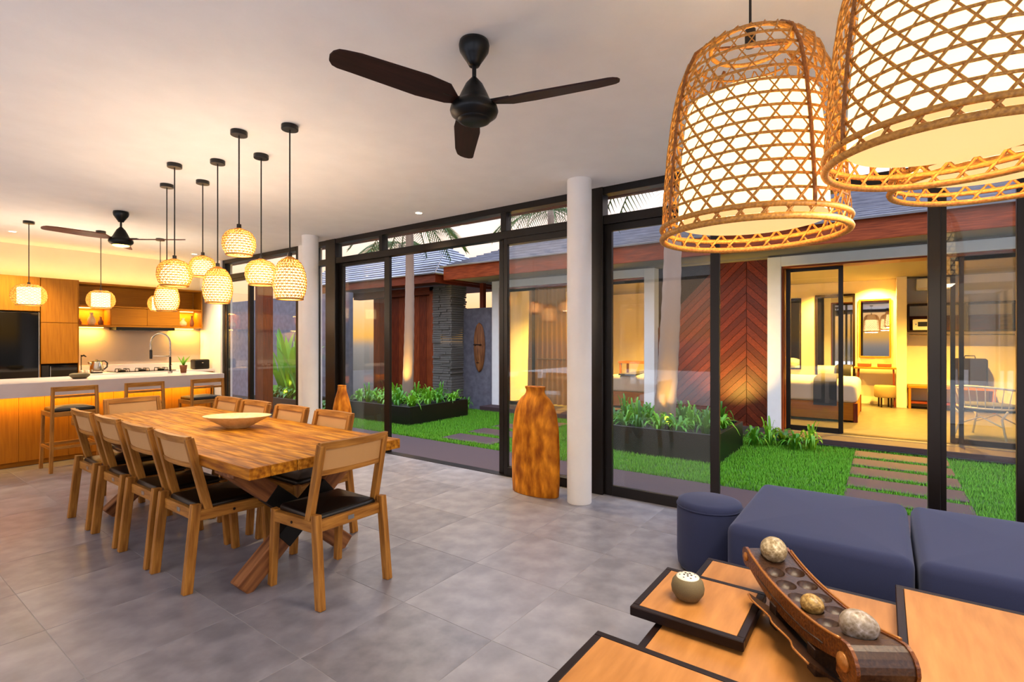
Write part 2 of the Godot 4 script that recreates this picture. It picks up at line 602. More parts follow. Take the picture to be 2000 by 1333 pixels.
# ------------------------------------------------------------------ the room
func build_shell() -> void:
	var floor_ := setting("floor")
	block(floor_, "slab", Vector3(-10.2, -0.2, -4.36), Vector3(2.7, -0.0015, 2.7), M.grout)
	var tiles := [M.tile_a, M.tile_b, M.tile_c, M.tile_a, M.tile_b]
	for i in range(-15, 8):
		for j in range(-7, 6):
			var x0 := maxf(-10.1, -1.48 + 0.6 * i)
			var x1 := minf(2.6, -1.48 + 0.6 * (i + 1))
			var z0 := maxf(-4.33, -0.68 + 0.6 * j)
			var z1 := minf(2.6, -0.68 + 0.6 * (j + 1))
			if x1 - x0 < 0.02 or z1 - z0 < 0.02 or (x0 > -8.6 and x1 < -7.75 and z0 > -3.4):
				continue
			block(floor_, "tile", Vector3(x0 + 0.001, -0.011, z0 + 0.001), Vector3(x1 - 0.001, 0.0, z1 - 0.001), tiles[(i * 7 + j * 3 + 300) % 5], 0.001)
	slab("ceiling", Vector3(-10.25, CEIL, -4.42), Vector3(2.75, 3.05, 2.75), M.white_paint)
	slab("wall_kitchen", Vector3(-10.25, 0, -4.42), Vector3(-10.1, CEIL, 2.75), M.cream_paint)
	slab("wall_east", Vector3(2.6, 0, -4.42), Vector3(2.75, CEIL, -3.9), M.white_paint)
	var we := setting("window_3")
	for k in 6:
		var z := -3.9 + 6.4 * k / 5.0
		block(we, "stile", Vector3(2.64, 0, z - 0.035), Vector3(2.70, CEIL, z + 0.035), M.bronze)
		if k < 5:
			block(we, "track", Vector3(2.645, 0.0, z + 0.035), Vector3(2.695, 0.012, z + 1.245), M.bronze)
			block(we, "rail", Vector3(2.645, 2.74, z + 0.035), Vector3(2.695, CEIL, z + 1.245), M.bronze)
	slab("wall_garden", Vector3(-10.1, 0, -4.42), Vector3(-9.3, CEIL, -4.22), M.white_paint)
	# the side behind the camera: long sliding glass towards the terrace, between wall ends
	slab("wall_terrace", Vector3(-10.1, 0, 2.6), Vector3(-9.6, CEIL, 2.75), M.white_paint)
	slab("wall_terrace", Vector3(2.1, 0, 2.6), Vector3(2.75, CEIL, 2.75), M.white_paint)
	var w := setting("window_4")
	for k in 8:
		var x := -9.6 + 11.7 * k / 7.0
		block(w, "stile", Vector3(x - 0.035, 0, 2.64), Vector3(x + 0.035, CEIL, 2.7), M.bronze)
		if k < 7:
			block(w, "track", Vector3(x + 0.035, 0.0, 2.645), Vector3(x + 1.636, 0.012, 2.695), M.bronze)
			block(w, "rail", Vector3(x + 0.035, 2.74, 2.645), Vector3(x + 1.636, CEIL, 2.695), M.bronze)
			if k in [0, 6]:
				block(w, "pane", Vector3(x + 0.035, 0.06, 2.667), Vector3(x + 1.636, 2.74, 2.673), M.glass, 0.0005)
	slab("bounce_terrace", Vector3(-14, -0.3, 2.75), Vector3(14, -0.03, 16), M.bounce_terrace_stone)  # out of view, kept pale and wide to throw daylight indoors
	slab("bounce_terrace", Vector3(2.75, -0.3, -4.4), Vector3(14, -0.03, 2.75), M.bounce_terrace_stone)  # same unseen pale slab on the east side, added for its bounce

func frame_bar(o: Node, called: String, x0: float, x1: float, y0: float, y1: float, d := 0.05, zc := GZ) -> void:
	block(o, called, Vector3(x0, y0, zc - d), Vector3(x1, y1, zc + d), M.bronze, 0.004)

func sash(parent: Node, x0: float, x1: float, y0: float, y1: float, zc: float, stile := 0.05, rail := 0.07) -> void:
	# one framed leaf of glass
	var o := Node3D.new()
	o.name = "glazed_leaf"
	parent.add_child(o, true)
	block(o, "stile", Vector3(x0, y0, zc - 0.02), Vector3(x0 + stile, y1, zc + 0.02), M.bronze)
	block(o, "stile", Vector3(x1 - stile, y0, zc - 0.02), Vector3(x1, y1, zc + 0.02), M.bronze)
	block(o, "rail", Vector3(x0 + stile, y0, zc - 0.02), Vector3(x1 - stile, y0 + rail, zc + 0.02), M.bronze)
	block(o, "rail", Vector3(x0 + stile, y1 - rail * 0.7, zc - 0.02), Vector3(x1 - stile, y1, zc + 0.02), M.bronze)
	block(o, "pane", Vector3(x0 + stile - 0.01, y0 + rail - 0.01, zc - 0.004), Vector3(x1 - stile + 0.01, y1 - rail * 0.7 + 0.01, zc + 0.004), M.glass, 0.0005)

func transom(o: Node, xs: Array) -> void:
	for i in xs.size() - 1:
		block(o, "pane", Vector3(xs[i], 2.54, GZ - 0.004), Vector3(xs[i + 1], 2.745, GZ + 0.004), M.glass, 0.0005)

func build_glazing() -> void:
	# far bay beside the kitchen
	var a := setting("window_1")
	frame_bar(a, "stile", -9.3, -9.22, 0, CEIL)
	frame_bar(a, "stile", -7.03, -6.95, 0, CEIL)
	frame_bar(a, "head", -9.22, -7.03, 2.735, CEIL)
	frame_bar(a, "transom_bar", -9.22, -7.03, 2.46, 2.54)
	frame_bar(a, "sill", -9.22, -7.03, 0, 0.03)
	transom(a, [-9.22, -7.03])
	sash(a, -9.22, -8.38, 0.03, 2.46, GZ + 0.022, 0.06)
	sash(a, -8.46, -7.03, 0.03, 2.46, GZ - 0.022, 0.06)
	slab("wall_pier", Vector3(-6.95, 0, -4.42), Vector3(-6.62, CEIL, -4.24), M.white_paint)
	# sliding doors in the middle, pushed aside
	var d := setting("door_1")
	frame_bar(d, "stile", -6.62, -6.55, 0, CEIL)
	frame_bar(d, "post", -6.28, -6.06, 0, CEIL, 0.06)
	frame_bar(d, "post", -2.24, -2.06, 0, CEIL, 0.06)
	frame_bar(d, "head", -6.55, -6.28, 2.735, CEIL)
	frame_bar(d, "head", -6.06, -2.24, 2.735, CEIL)
	frame_bar(d, "transom_bar", -6.55, -6.28, 2.46, 2.54)
	frame_bar(d, "transom_bar", -6.06, -2.24, 2.46, 2.54)
	frame_bar(d, "mullion", -5.16, -5.10, 2.54, 2.735)
	frame_bar(d, "mullion", -3.23, -3.16, 2.54, 2.735)
	transom(d, [-6.55, -6.28])
	transom(d, [-6.06, -5.16])
	transom(d, [-5.10, -3.23])
	transom(d, [-3.16, -2.24])
	block(d, "pane", Vector3(-6.55, 0.03, GZ - 0.004), Vector3(-6.28, 2.46, GZ + 0.004), M.glass, 0.0005)
	block(d, "track", Vector3(-6.06, -0.012, GZ - 0.06), Vector3(-2.24, 0.004, GZ + 0.06), M.bronze)
	sash(d, -6.06, -5.02, 0.004, 2.46, GZ - 0.022, 0.10, 0.06)
	sash(d, -3.29, -2.24, 0.004, 2.46, GZ - 0.025, 0.06, 0.09)
	sash(d, -3.19, -2.24, 0.004, 2.46, GZ + 0.025, 0.045, 0.09)
	# garden window and the opening beside it
	var w := setting("window_2")
	frame_bar(w, "head", -2.06, 2.6, 2.735, CEIL)
	frame_bar(w, "transom_bar", -2.06, 2.6, 2.46, 2.54)
	transom(w, [-2.06, -1.1])
	transom(w, [-1.1, 0.27])
	transom(w, [0.27, 1.5])
	transom(w, [1.5, 2.6])
	sash(w, -2.06, -1.06, 0.0, 2.46, GZ, 0.07, 0.09)
	frame_bar(w, "mullion", -1.13, -1.06, 2.54, 2.735)
	frame_bar(w, "stile", 0.235, 0.30, 0, 2.735, 0.035)
	sash(w, 0.30, 0.71, 0.0, 2.46, GZ - 0.02, 0.03, 0.06)
	sash(w, 0.648, 2.6, 0.0, 2.46, GZ + 0.025, 0.06, 0.09)
	block(w, "track", Vector3(-1.06, -0.012, GZ - 0.06), Vector3(0.235, 0.004, GZ + 0.06), M.bronze)
	for c in [[-2.14, -3.95, "round white column beside the tall wooden bottle sculpture"], [-6.19, -3.95, "round white column between dining table and kitchen"]]:
		single("column", lathe([Vector2(0, 0), Vector2(0.104, 0.0), Vector2(0.106, 0.004), Vector2(0.106, CEIL - 0.004), Vector2(0.104, CEIL)], 40), M.white_paint, c[2], "column", Vector3(c[0], 0, c[1]))
	# eaves of this house outside the glass
	var e := setting("trim_1")
	for k in 7:
		var x := -10.4 + 1.9 * k
		block(e, "soffit_panel", Vector3(x, CEIL + 0.01, -4.62), Vector3(x + 1.895, CEIL + 0.04, -4.42), M.teak_x)
	block(e, "fascia", Vector3(-10.4, CEIL + 0.0, -4.67), Vector3(2.9, CEIL + 0.25, -4.62), M.teak_x)
	# recessed downlights
	for p in [Vector3(-4.107, CEIL, -3.93), Vector3(-9.0, CEIL, -1.55), Vector3(-8.97, CEIL, -3.67)]:
		var o := thing("ceiling_downlight", {0: "small recessed downlight in ceiling above the sliding doors", 1: "small recessed downlight in ceiling in front of the fridge", 2: "small recessed downlight in ceiling near kitchen end wall"}[[Vector3(-4.107, CEIL, -3.93), Vector3(-9.0, CEIL, -1.55), Vector3(-8.97, CEIL, -3.67)].find(p)], "downlight", p)
		part(o, "rim", lathe([Vector2(0.034, -0.002), Vector2(0.05, -0.006), Vector2(0.052, 0.0)], 24), M.white_paint)
		part(o, "light_disc", lathe([Vector2(0.0, -0.003), Vector2(0.034, -0.003)], 20), M.downlight_glow)
		spot(p + Vector3(0, -0.02, 0), p + Vector3(0, -2, 0), 3.0, Color(1.0, 0.88, 0.68), 55.0)

# ------------------------------------------------------------------ ceiling fans
func build_fan(called: String, label: String, at: Vector3, turn: float, blade_mat: Material, trim: Material, has_light: bool) -> void:
	var o := thing(called, label, "ceiling fan", at, turn)
	part(o, "canopy", lathe([Vector2(0.0, -0.115), Vector2(0.024, -0.115), Vector2(0.032, -0.10), Vector2(0.052, -0.07), Vector2(0.068, -0.045), Vector2(0.072, -0.02), Vector2(0.068, -0.002), Vector2(0.06, 0.0)], 32), trim)
	part(o, "downrod", rod(0.010, 0.10), trim, Vector3(0, -0.19, 0))
	part(o, "motor_housing", lathe([Vector2(0.0, -0.368), Vector2(0.072, -0.368), Vector2(0.082, -0.362), Vector2(0.107, -0.342), Vector2(0.113, -0.325), Vector2(0.108, -0.305), Vector2(0.09, -0.29), Vector2(0.076, -0.275), Vector2(0.06, -0.24), Vector2(0.04, -0.20), Vector2(0.016, -0.172), Vector2(0.012, -0.168)], 40), trim)
	part(o, "bottom_cap", lathe([Vector2(0.0, -0.380), Vector2(0.056, -0.379), Vector2(0.074, -0.372), Vector2(0.078, -0.362)], 32), M.led_warm if has_light else M.fan_metal)
	# one blade: broad at the root, tapering to a round tip, pitched
	var poly := PackedVector2Array([Vector2(0.10, -0.02), Vector2(0.17, -0.075), Vector2(0.28, -0.082), Vector2(0.57, -0.062)])
	for i in 7:
		var a := -PI / 2.0 + PI * i / 6.0
		poly.append(Vector2(0.63 + 0.045 * cos(a), 0.0 + 0.05 * sin(a)))
	poly.append_array(PackedVector2Array([Vector2(0.57, 0.05), Vector2(0.28, 0.055), Vector2(0.14, 0.04), Vector2(0.10, 0.025)]))
	var blade := extrude(poly, 0.008)
	for k in 3:
		var a := TAU * k / 3.0
		var b := part(o, "blade", blade, blade_mat, Vector3(0, -0.30, 0))
		b.basis = Basis(Vector3.UP, a) * Basis(Vector3.RIGHT, deg_to_rad(90 + 13))
		var arm := part(o, "blade_bracket", box(0.12, 0.012, 0.04), trim, Basis(Vector3.UP, a) * Vector3(0.12, -0.295, 0))
		arm.basis = Basis(Vector3.UP, a)

# ------------------------------------------------------------------ lamps
func profile_radius(prof: Array, h: float) -> float:
	for i in prof.size() - 1:
		var p: Vector2 = prof[i]
		var q: Vector2 = prof[i + 1]
		if h <= q.y:
			return lerpf(p.x, q.x, clampf((h - p.y) / maxf(q.y - p.y, 1e-5), 0.0, 1.0))
	return prof[-1].x

func ring_pts(r: float, y: float, n := 40) -> Array:
	var a := []
	for k in n:
		a.append(Vector3(cos(TAU * k / n) * r, y, sin(TAU * k / n) * r))
	return a

func strand_pts(prof: Array, h0: float, h1: float, rate: float, off: float, n := 16) -> Array:
	var a := []
	for i in n + 1:
		var h := lerpf(h0, h1, float(i) / n)
		var r := profile_radius(prof, h) + off
		a.append(Vector3(cos(rate * (h - h0)) * r, h, sin(rate * (h - h0)) * r))
	return a

func big_lamp(label: String, at: Vector3) -> Node3D:   # at is the centre of the bottom rim
	var o := thing("basket_pendant_lamp", label, "lamp", at, 0.3, "large woven basket lamps")
	var prof := [Vector2(0.292, 0.0), Vector2(0.294, 0.06), Vector2(0.288, 0.16), Vector2(0.276, 0.30), Vector2(0.258, 0.44), Vector2(0.236, 0.54), Vector2(0.205, 0.615), Vector2(0.165, 0.655), Vector2(0.13, 0.665)]
	var pitch := 0.0425
	var turns := 0.5 * TAU / 27.0 / pitch
	for k in range(2, 16):
		var h := pitch * k
		part(o, "hoop", tube(ring_pts(profile_radius(prof, h) + 0.002, h), 0.0048, 5, true, 0.45), M.cane)
	var up := tube(strand_pts(prof, 0.0, 0.655, turns, -0.002), 0.0046, 5, false, 0.4)
	var down := tube(strand_pts(prof, 0.0, 0.655, -turns, 0.0045), 0.0046, 5, false, 0.4)
	for k in 27:
		part(o, "cane_strand", up, M.cane, Vector3.ZERO, Vector3(0, TAU * k / 27.0, 0))
		part(o, "cane_strand", down, M.cane, Vector3.ZERO, Vector3(0, TAU * (k + 0.5) / 27.0, 0))
	for k in 4:
		part(o, "upright", tube(strand_pts(prof, 0.03, 0.66, 0.0, 0.009), 0.006, 6), M.cane_dark, Vector3.ZERO, Vector3(0, TAU * k / 4.0 + 0.35, 0))
	part(o, "bottom_rim", tube(ring_pts(0.297, 0.0, 56), 0.011, 8, true), M.cane)
	part(o, "bottom_rim", tube(ring_pts(0.299, 0.036, 56), 0.009, 8, true), M.cane)
	part(o, "top_rim", tube(ring_pts(0.13, 0.668, 32), 0.008, 6, true), M.cane)
	# paper drum inside, closed below with a cloth diffuser
	part(o, "lamp_shade", lathe([Vector2(0.242, 0.055), Vector2(0.236, 0.20), Vector2(0.222, 0.36), Vector2(0.210, 0.455), Vector2(0.200, 0.46), Vector2(0.02, 0.465)], 48), M.lamp_shade)
	part(o, "diffuser", lathe([Vector2(0.0, 0.05), Vector2(0.242, 0.05)], 48), M.lamp_diffuser)
	part(o, "crossbar", box(0.27, 0.01, 0.012), M.cane_dark, Vector3(0, 0.668, 0))
	part(o, "socket", rod(0.018, 0.06), M.dark_cord, Vector3(0, 0.665, 0))
	part(o, "cord", rod(0.0045, CEIL - at.y - 0.70), M.dark_cord, Vector3(0, 0.70, 0))
	part(o, "canopy", rod(0.055, 0.025, 24), M.dark_cord, Vector3(0, CEIL - at.y - 0.025, 0))
	return o

func pendant_mesh(prof: Array, rows: int, cols: int) -> ArrayMesh:
	var st := SurfaceTool.new()
	st.begin(Mesh.PRIMITIVE_TRIANGLES)
	st.set_smooth_group(0)
	var h0: float = prof[0].y
	var h1: float = prof[-1].y
	var pitch := (h1 - h0) / rows
	var rate := 0.5 * TAU / cols / pitch
	for k in range(0, rows + 1):
		var h := h0 + pitch * k
		add_tube(st, ring_pts(profile_radius(prof, h), h, 24), 0.0034, 4, true)
	for s in [-1, 1]:
		for k in cols:
			var pts := strand_pts(prof, h0, h1, rate * s, 0.001 * s, 8)
			var turned := []
			for p in pts:
				turned.append(Basis(Vector3.UP, TAU * k / cols) * p)
			add_tube(st, turned, 0.0026, 4)
	return done(st)

func pendants() -> void:
	# kinds: 0 round dome, 1 tall egg, 2 wide pumpkin with a drum inside
	var baskets := []
	var shades := []
	var dome := [Vector2(0.082, 0.0), Vector2(0.10, 0.03), Vector2(0.110, 0.07), Vector2(0.106, 0.12), Vector2(0.085, 0.16), Vector2(0.045, 0.185), Vector2(0.02, 0.19)]
	var egg := [Vector2(0.078, 0.0), Vector2(0.096, 0.05), Vector2(0.102, 0.10), Vector2(0.096, 0.165), Vector2(0.076, 0.225), Vector2(0.045, 0.262), Vector2(0.02, 0.27)]
	var wide := [Vector2(0.14, 0.0), Vector2(0.19, 0.06), Vector2(0.205, 0.13), Vector2(0.19, 0.21), Vector2(0.15, 0.27), Vector2(0.10, 0.295)]
	baskets.append(pendant_mesh(dome, 11, 22))
	baskets.append(pendant_mesh(egg, 15, 22))
	baskets.append(pendant_mesh(wide, 14, 20))
	shades.append(lathe([Vector2(0.0, 0.02), Vector2(0.078, 0.02), Vector2(0.09, 0.05), Vector2(0.085, 0.10), Vector2(0.06, 0.145), Vector2(0.02, 0.155)], 24))
	shades.append(lathe([Vector2(0.0, 0.015), Vector2(0.075, 0.015), Vector2(0.09, 0.06), Vector2(0.092, 0.11), Vector2(0.085, 0.17), Vector2(0.07, 0.195), Vector2(0.02, 0.20)], 24))
	shades.append(lathe([Vector2(0.0, 0.02), Vector2(0.125, 0.02), Vector2(0.13, 0.03), Vector2(0.13, 0.245), Vector2(0.125, 0.255), Vector2(0.02, 0.258)], 28))
	var rim := [tube(ring_pts(0.083, 0.0, 28), 0.007, 6, true), tube(ring_pts(0.079, 0.0, 28), 0.007, 6, true), tube(ring_pts(0.14, 0.0, 32), 0.008, 6, true)]
	var list := [
		[-3.478, -1.696, 1.974, 0, 0.92, "round woven pendant lamp hung high above the table end by the wooden bottle sculpture"],
		[-3.12, -1.845, 1.673, 1, 1.0, "tall egg-shaped woven pendant lamp over the table, closest to the head chair"],
		[-3.783, -2.008, 1.823, 0, 1.0, "round woven pendant lamp at middle height over the table's garden side"],
		[-4.174, -1.873, 1.697, 1, 1.02, "tall egg-shaped woven pendant lamp over the middle of the dining table"],
		[-4.534, -1.711, 1.837, 0, 1.1, "round woven pendant lamp over the row of chairs away from the garden"],
		[-4.813, -2.036, 1.964, 0, 0.95, "small round woven pendant lamp hung high over the kitchen half of the table"],
		[-5.182, -1.894, 1.67, 1, 0.95, "tall egg-shaped woven pendant lamp over the table end by the kitchen"],
		[-8.08, -1.53, 1.82, 2, 0.80, "wide woven pendant lamp over the bar, in front of the fridge"],
		[-8.055, -2.203, 1.82, 2, 0.74, "wide woven pendant lamp over the middle of the bar"],
		[-8.002, -2.845, 1.81, 2, 0.72, "wide woven pendant lamp over the bar end with the tall tap"],
	]
	for l in list:
		var kind: int = l[3]
		var s: float = l[4]
		var y: float = l[2]
		var top: float = [0.19, 0.27, 0.295][kind] * s
		var o := thing("woven_pendant_lamp", l[5], "lamp", Vector3(l[0], y, l[1]), 0.0, "small woven pendant lamps over table and bar")
		for q in [["woven_basket", baskets[kind], M.basket], ["lamp_shade", shades[kind], M.pendant_shade], ["bottom_rim", rim[kind], M.cane]]:
			var m := part(o, q[0], q[1], q[2])
			m.scale = Vector3(s, s, s)
		part(o, "socket", rod(0.014, 0.05), M.dark_cord, Vector3(0, top - 0.02, 0))
		part(o, "cord", rod(0.0045, CEIL - y - top - 0.02), M.dark_cord, Vector3(0, top + 0.01, 0))
		part(o, "canopy", rod(0.052, 0.03, 24), M.bronze, Vector3(0, CEIL - y - 0.03, 0))
		omni(Vector3(l[0], y + [0.075, 0.10, 0.13][kind] * s, l[1]), 0.2, WARM, 0.06)

func build_lamps() -> void:
	var a := big_lamp("large woven basket lamp hung lowest, with its cord in view", Vector3(-0.379, 1.771, -1.952))
	a.rotation.y = 0.45
	var b := big_lamp("large woven basket lamp hung highest of three, over the stepped coffee table", Vector3(0.137, 1.852, -1.645))
	b.scale = Vector3(0.9, 0.9, 0.9)
	big_lamp("large woven basket lamp behind the others, over the blue daybed", Vector3(0.316, 1.949, -2.401))
	for p in [Vector3(-0.379, 1.74, -1.952), Vector3(0.137, 1.82, -1.645), Vector3(0.316, 1.915, -2.401)]:
		area(p, p + Vector3(0, -1, 0), Vector2(0.42, 0.42), 0.7, WARM)
		omni(p + Vector3(0, 0.28, 0), 0.8, WARM, 0.12)
	pendants()

# ------------------------------------------------------------------ dining
func curved_rail(w: float, y0: float, y1: float, thick: float, z: float, sag: float, lean: float) -> ArrayMesh:
	# a back rail that bows backwards between its ends
	var st := begin()
	var n := 8
	var rows := []
	for i in n + 1:
		var u := -1.0 + 2.0 * i / n
		var x := u * w / 2.0
		var zz := z + sag * (1.0 - u * u)
		rows.append([Vector3(x, y0, zz - thick / 2.0), Vector3(x, y0, zz + thick / 2.0), Vector3(x, y1, zz + lean + thick / 2.0), Vector3(x, y1, zz + lean - thick / 2.0)])
	for i in n:
		var a: Array = rows[i]
		var b: Array = rows[i + 1]
		var mid := Vector3.ZERO
		for k in 4:
			mid += (a[k] + b[k]) / 8.0
		for k in 4:
			var j := (k + 1) % 4
			face(st, [a[k], a[j], b[j], b[k]], mid)
	face(st, rows[0], rows[1][0].lerp(rows[1][2], 0.5))
	face(st, rows[n], rows[n - 1][0].lerp(rows[n - 1][2], 0.5))
	return done(st)

func leg_outline(pts: Array, wide: float) -> PackedVector2Array:
	# a bent strip of even width round a polyline
	var l := PackedVector2Array()
	var r := PackedVector2Array()
	for i in pts.size():
		var p: Vector2 = pts[i]
		var d: Vector2 = (pts[mini(i + 1, pts.size() - 1)] - pts[maxi(i - 1, 0)]).normalized()
		var n := Vector2(-d.y, d.x) * wide / 2.0
		l.append(p + n)
		r.append(p - n)
	r.reverse()
	l.append_array(r)
	return l

func make_chair(label: String, at: Vector3, turn: float) -> Node3D:
	# faces -z; rear legs run up to a shoulder, the back posts stand in front of it and lean back
	var o := thing("dining_chair", label, "chair", at, turn, "oak dining chairs round the table")
	var seat_frame := 0.405
	var back := Node3D.new()
	back.name = "backrest"
	o.add_child(back)
	for s in [-1.0, 1.0]:
		beam(o, "leg", Vector3(s * 0.218, 0.0, -0.235), Vector3(s * 0.213, 0.445, -0.205), 0.036, 0.044, M.oak_z)
		beam(o, "leg", Vector3(s * 0.222, 0.0, 0.24), Vector3(s * 0.216, 0.485, 0.192), 0.036, 0.05, M.oak_z)
		beam(back, "back_post", Vector3(s * 0.214, 0.40, 0.118), Vector3(s * 0.205, 0.855, 0.225), 0.034, 0.046, M.oak_z)
		beam(o, "side_rail", Vector3(s * 0.214, seat_frame, -0.2), Vector3(s * 0.216, seat_frame + 0.015, 0.19), 0.034, 0.06, M.oak_z)
		part(o, "screw_plug", rod(0.008, 0.004, 10), M.wenge_y, Vector3(s * 0.232, 0.41, -0.01), Vector3(0, 0, -s * PI / 2))
	block(o, "front_rail", Vector3(-0.2, seat_frame - 0.03, -0.225), Vector3(0.2, seat_frame + 0.03, -0.195), M.oak_x)
	block(o, "rear_rail", Vector3(-0.2, seat_frame - 0.02, 0.165), Vector3(0.2, seat_frame + 0.04, 0.195), M.oak_x)
	part(o, "seat_cushion", cushion(0.40, 0.045, 0.37, 0.022, 0.022), M.leather, Vector3(0, seat_frame + 0.02, -0.015))
	part(back, "top_rail", curved_rail(0.44, 0.828, 0.868, 0.03, 0.222, 0.02, 0.010), M.oak_x)
	part(back, "lower_rail", curved_rail(0.40, 0.685, 0.712, 0.024, 0.186, 0.02, 0.006), M.oak_x)
	part(back, "cane_panel", curved_rail(0.39, 0.712, 0.828, 0.007, 0.196, 0.02, 0.026), M.cane_web)
	block(o, "maker_plate", Vector3(-0.02, seat_frame, 0.195), Vector3(0.02, seat_frame + 0.024, 0.198), M.steel)
	return o

func build_dining() -> void:
	var t := thing("dining_table", "long rustic wooden dining table with crossed beam legs", "table", Vector3(-4.02, 0, -1.79))
	var x0 := -1.46
	var widths := [0.15, 0.13, 0.145, 0.16, 0.14, 0.15, 0.115]
	var z := -0.495
	var kinds := ["plank_x", "plank_pale_x", "plank_deep_x", "plank_x", "plank_pale_x", "plank_x", "plank_deep_x"]
	for i in widths.size():
		block(t, "plank", Vector3(x0 + 0.004 * (i % 3), 0.70, z), Vector3(1.46 - 0.003 * (i % 2), 0.76 - 0.0006 * (i % 3), z + widths[i] - 0.003), M[kinds[i]], 0.003)
		z += widths[i]
	for x in [-1.03, 1.08]:
		for s in [-1.0, 1.0]:
			var a := Vector3(x + 0.05 * s, 0.0, 0.40 * s)
			var b := Vector3(x + 0.05 * s, 0.70, -0.40 * s)
			var d := (b - a)
			var leg := beam(t, "crossed_leg", a + d * 0.03, b, 0.09, 0.11, M.raw_beam_z, 0.006)
			nest(leg, beam(t, "metal_sleeve", a.lerp(b, 0.32), a.lerp(b, 0.70), 0.096, 0.116, M.black_metal, 0.003))
		block(t, "bearer", Vector3(x - 0.11, 0.655, -0.44), Vector3(x + 0.11, 0.70, 0.44), M.raw_beam_z)
	block(t, "stretcher", Vector3(-1.0, 0.32, -0.03), Vector3(1.05, 0.38, 0.03), M.black_metal)
	var names := ["by the kitchen end", "second from the kitchen end", "second from the head chair", "next to the head chair"]
	var xs := [-4.985, -4.42, -3.875, -3.335]
	var chair: Node3D = null
	for i in 4:
		var label := "oak cane-backed dining chair on table side away from garden, %s" % names[i]
		if chair == null:
			chair = make_chair(label, Vector3(xs[i], 0, -1.475), 0.0)
		else:
			copy(chair, Vector3(xs[i], 0, -1.475), 0.0, label)
	var ys := [-5.0, -4.5, -3.93, -3.36]
	for i in 4:
		copy(chair, Vector3(ys[i], 0, -2.118), PI, "oak cane-backed dining chair on the garden side of table, %s" % names[i])
	copy(chair, Vector3(-2.605, 0, -1.79), PI / 2.0, "oak cane-backed dining chair at table head near the wooden bottle sculpture")
	copy(chair, Vector3(-5.475, 0, -1.80), -PI / 2.0, "oak cane-backed dining chair at table end facing away from the bar")
	single("wooden_dish", lathe([Vector2(0.0, 0.0), Vector2(0.075, 0.0), Vector2(0.085, 0.006), Vector2(0.16, 0.045), Vector2(0.235, 0.085), Vector2(0.24, 0.09), Vector2(0.232, 0.091), Vector2(0.15, 0.052), Vector2(0.07, 0.022), Vector2(0.0, 0.016)], 48, true, 1.0, 0.62), M.dish, "shallow pale wooden dish in the middle of the dining table", "dish", Vector3(-3.86, 0.76, -1.87), Vector3(0, deg_to_rad(40), 0))

func build_bottles() -> void:
	# flattened hollow-log bottles
	var prof := [Vector2(0.0, 0.0), Vector2(0.20, 0.0), Vector2(0.208, 0.008), Vector2(0.214, 0.1), Vector2(0.217, 0.28), Vector2(0.214, 0.45), Vector2(0.206, 0.62), Vector2(0.190, 0.74), Vector2(0.165, 0.82), Vector2(0.130, 0.875), Vector2(0.098, 0.905), Vector2(0.086, 0.925), Vector2(0.084, 0.95), Vector2(0.094, 0.972), Vector2(0.090, 0.98), Vector2(0.074, 0.978), Vector2(0.06, 0.95), Vector2(0.055, 0.90), Vector2(0.0, 0.89)]
	var o := thing("bottle_sculpture", "tall flattened wooden bottle sculpture beside the white column", "sculpture", Vector3(-2.585, 0, -3.93))
	part(o, "body", lathe(prof, 56, true, 1.17, 0.5), M.carved)
	var lip := part(o, "lip", tube(ring_pts(1.0, 0.0, 40), 0.01, 6, true), M.carved)
	lip.mesh = tube(oval_pts(0.103, 0.044, 0.978), 0.007, 6, true)
	var o2 := thing("bottle_sculpture", "smaller wooden bottle sculpture standing behind the dining chairs by glass", "sculpture", Vector3(-5.47, 0, -3.93))
	var prof2 := [Vector2(0.0, 0.0), Vector2(0.155, 0.0), Vector2(0.165, 0.01), Vector2(0.17, 0.2), Vector2(0.168, 0.42), Vector2(0.155, 0.56), Vector2(0.12, 0.68), Vector2(0.078, 0.78), Vector2(0.070, 0.84), Vector2(0.06, 0.845), Vector2(0.0, 0.83)]
	part(o2, "body", lathe(prof2, 40, true, 1.0, 0.5), M.carved)
	part(o2, "lip", tube(oval_pts(0.068, 0.034, 0.842), 0.006, 6, true), M.carved)

func oval_pts(a: float, b: float, y: float, n := 32) -> Array:
	var out := []
	for k in n:
		out.append(Vector3(cos(TAU * k / n) * a, y, sin(TAU * k / n) * b))
	return out

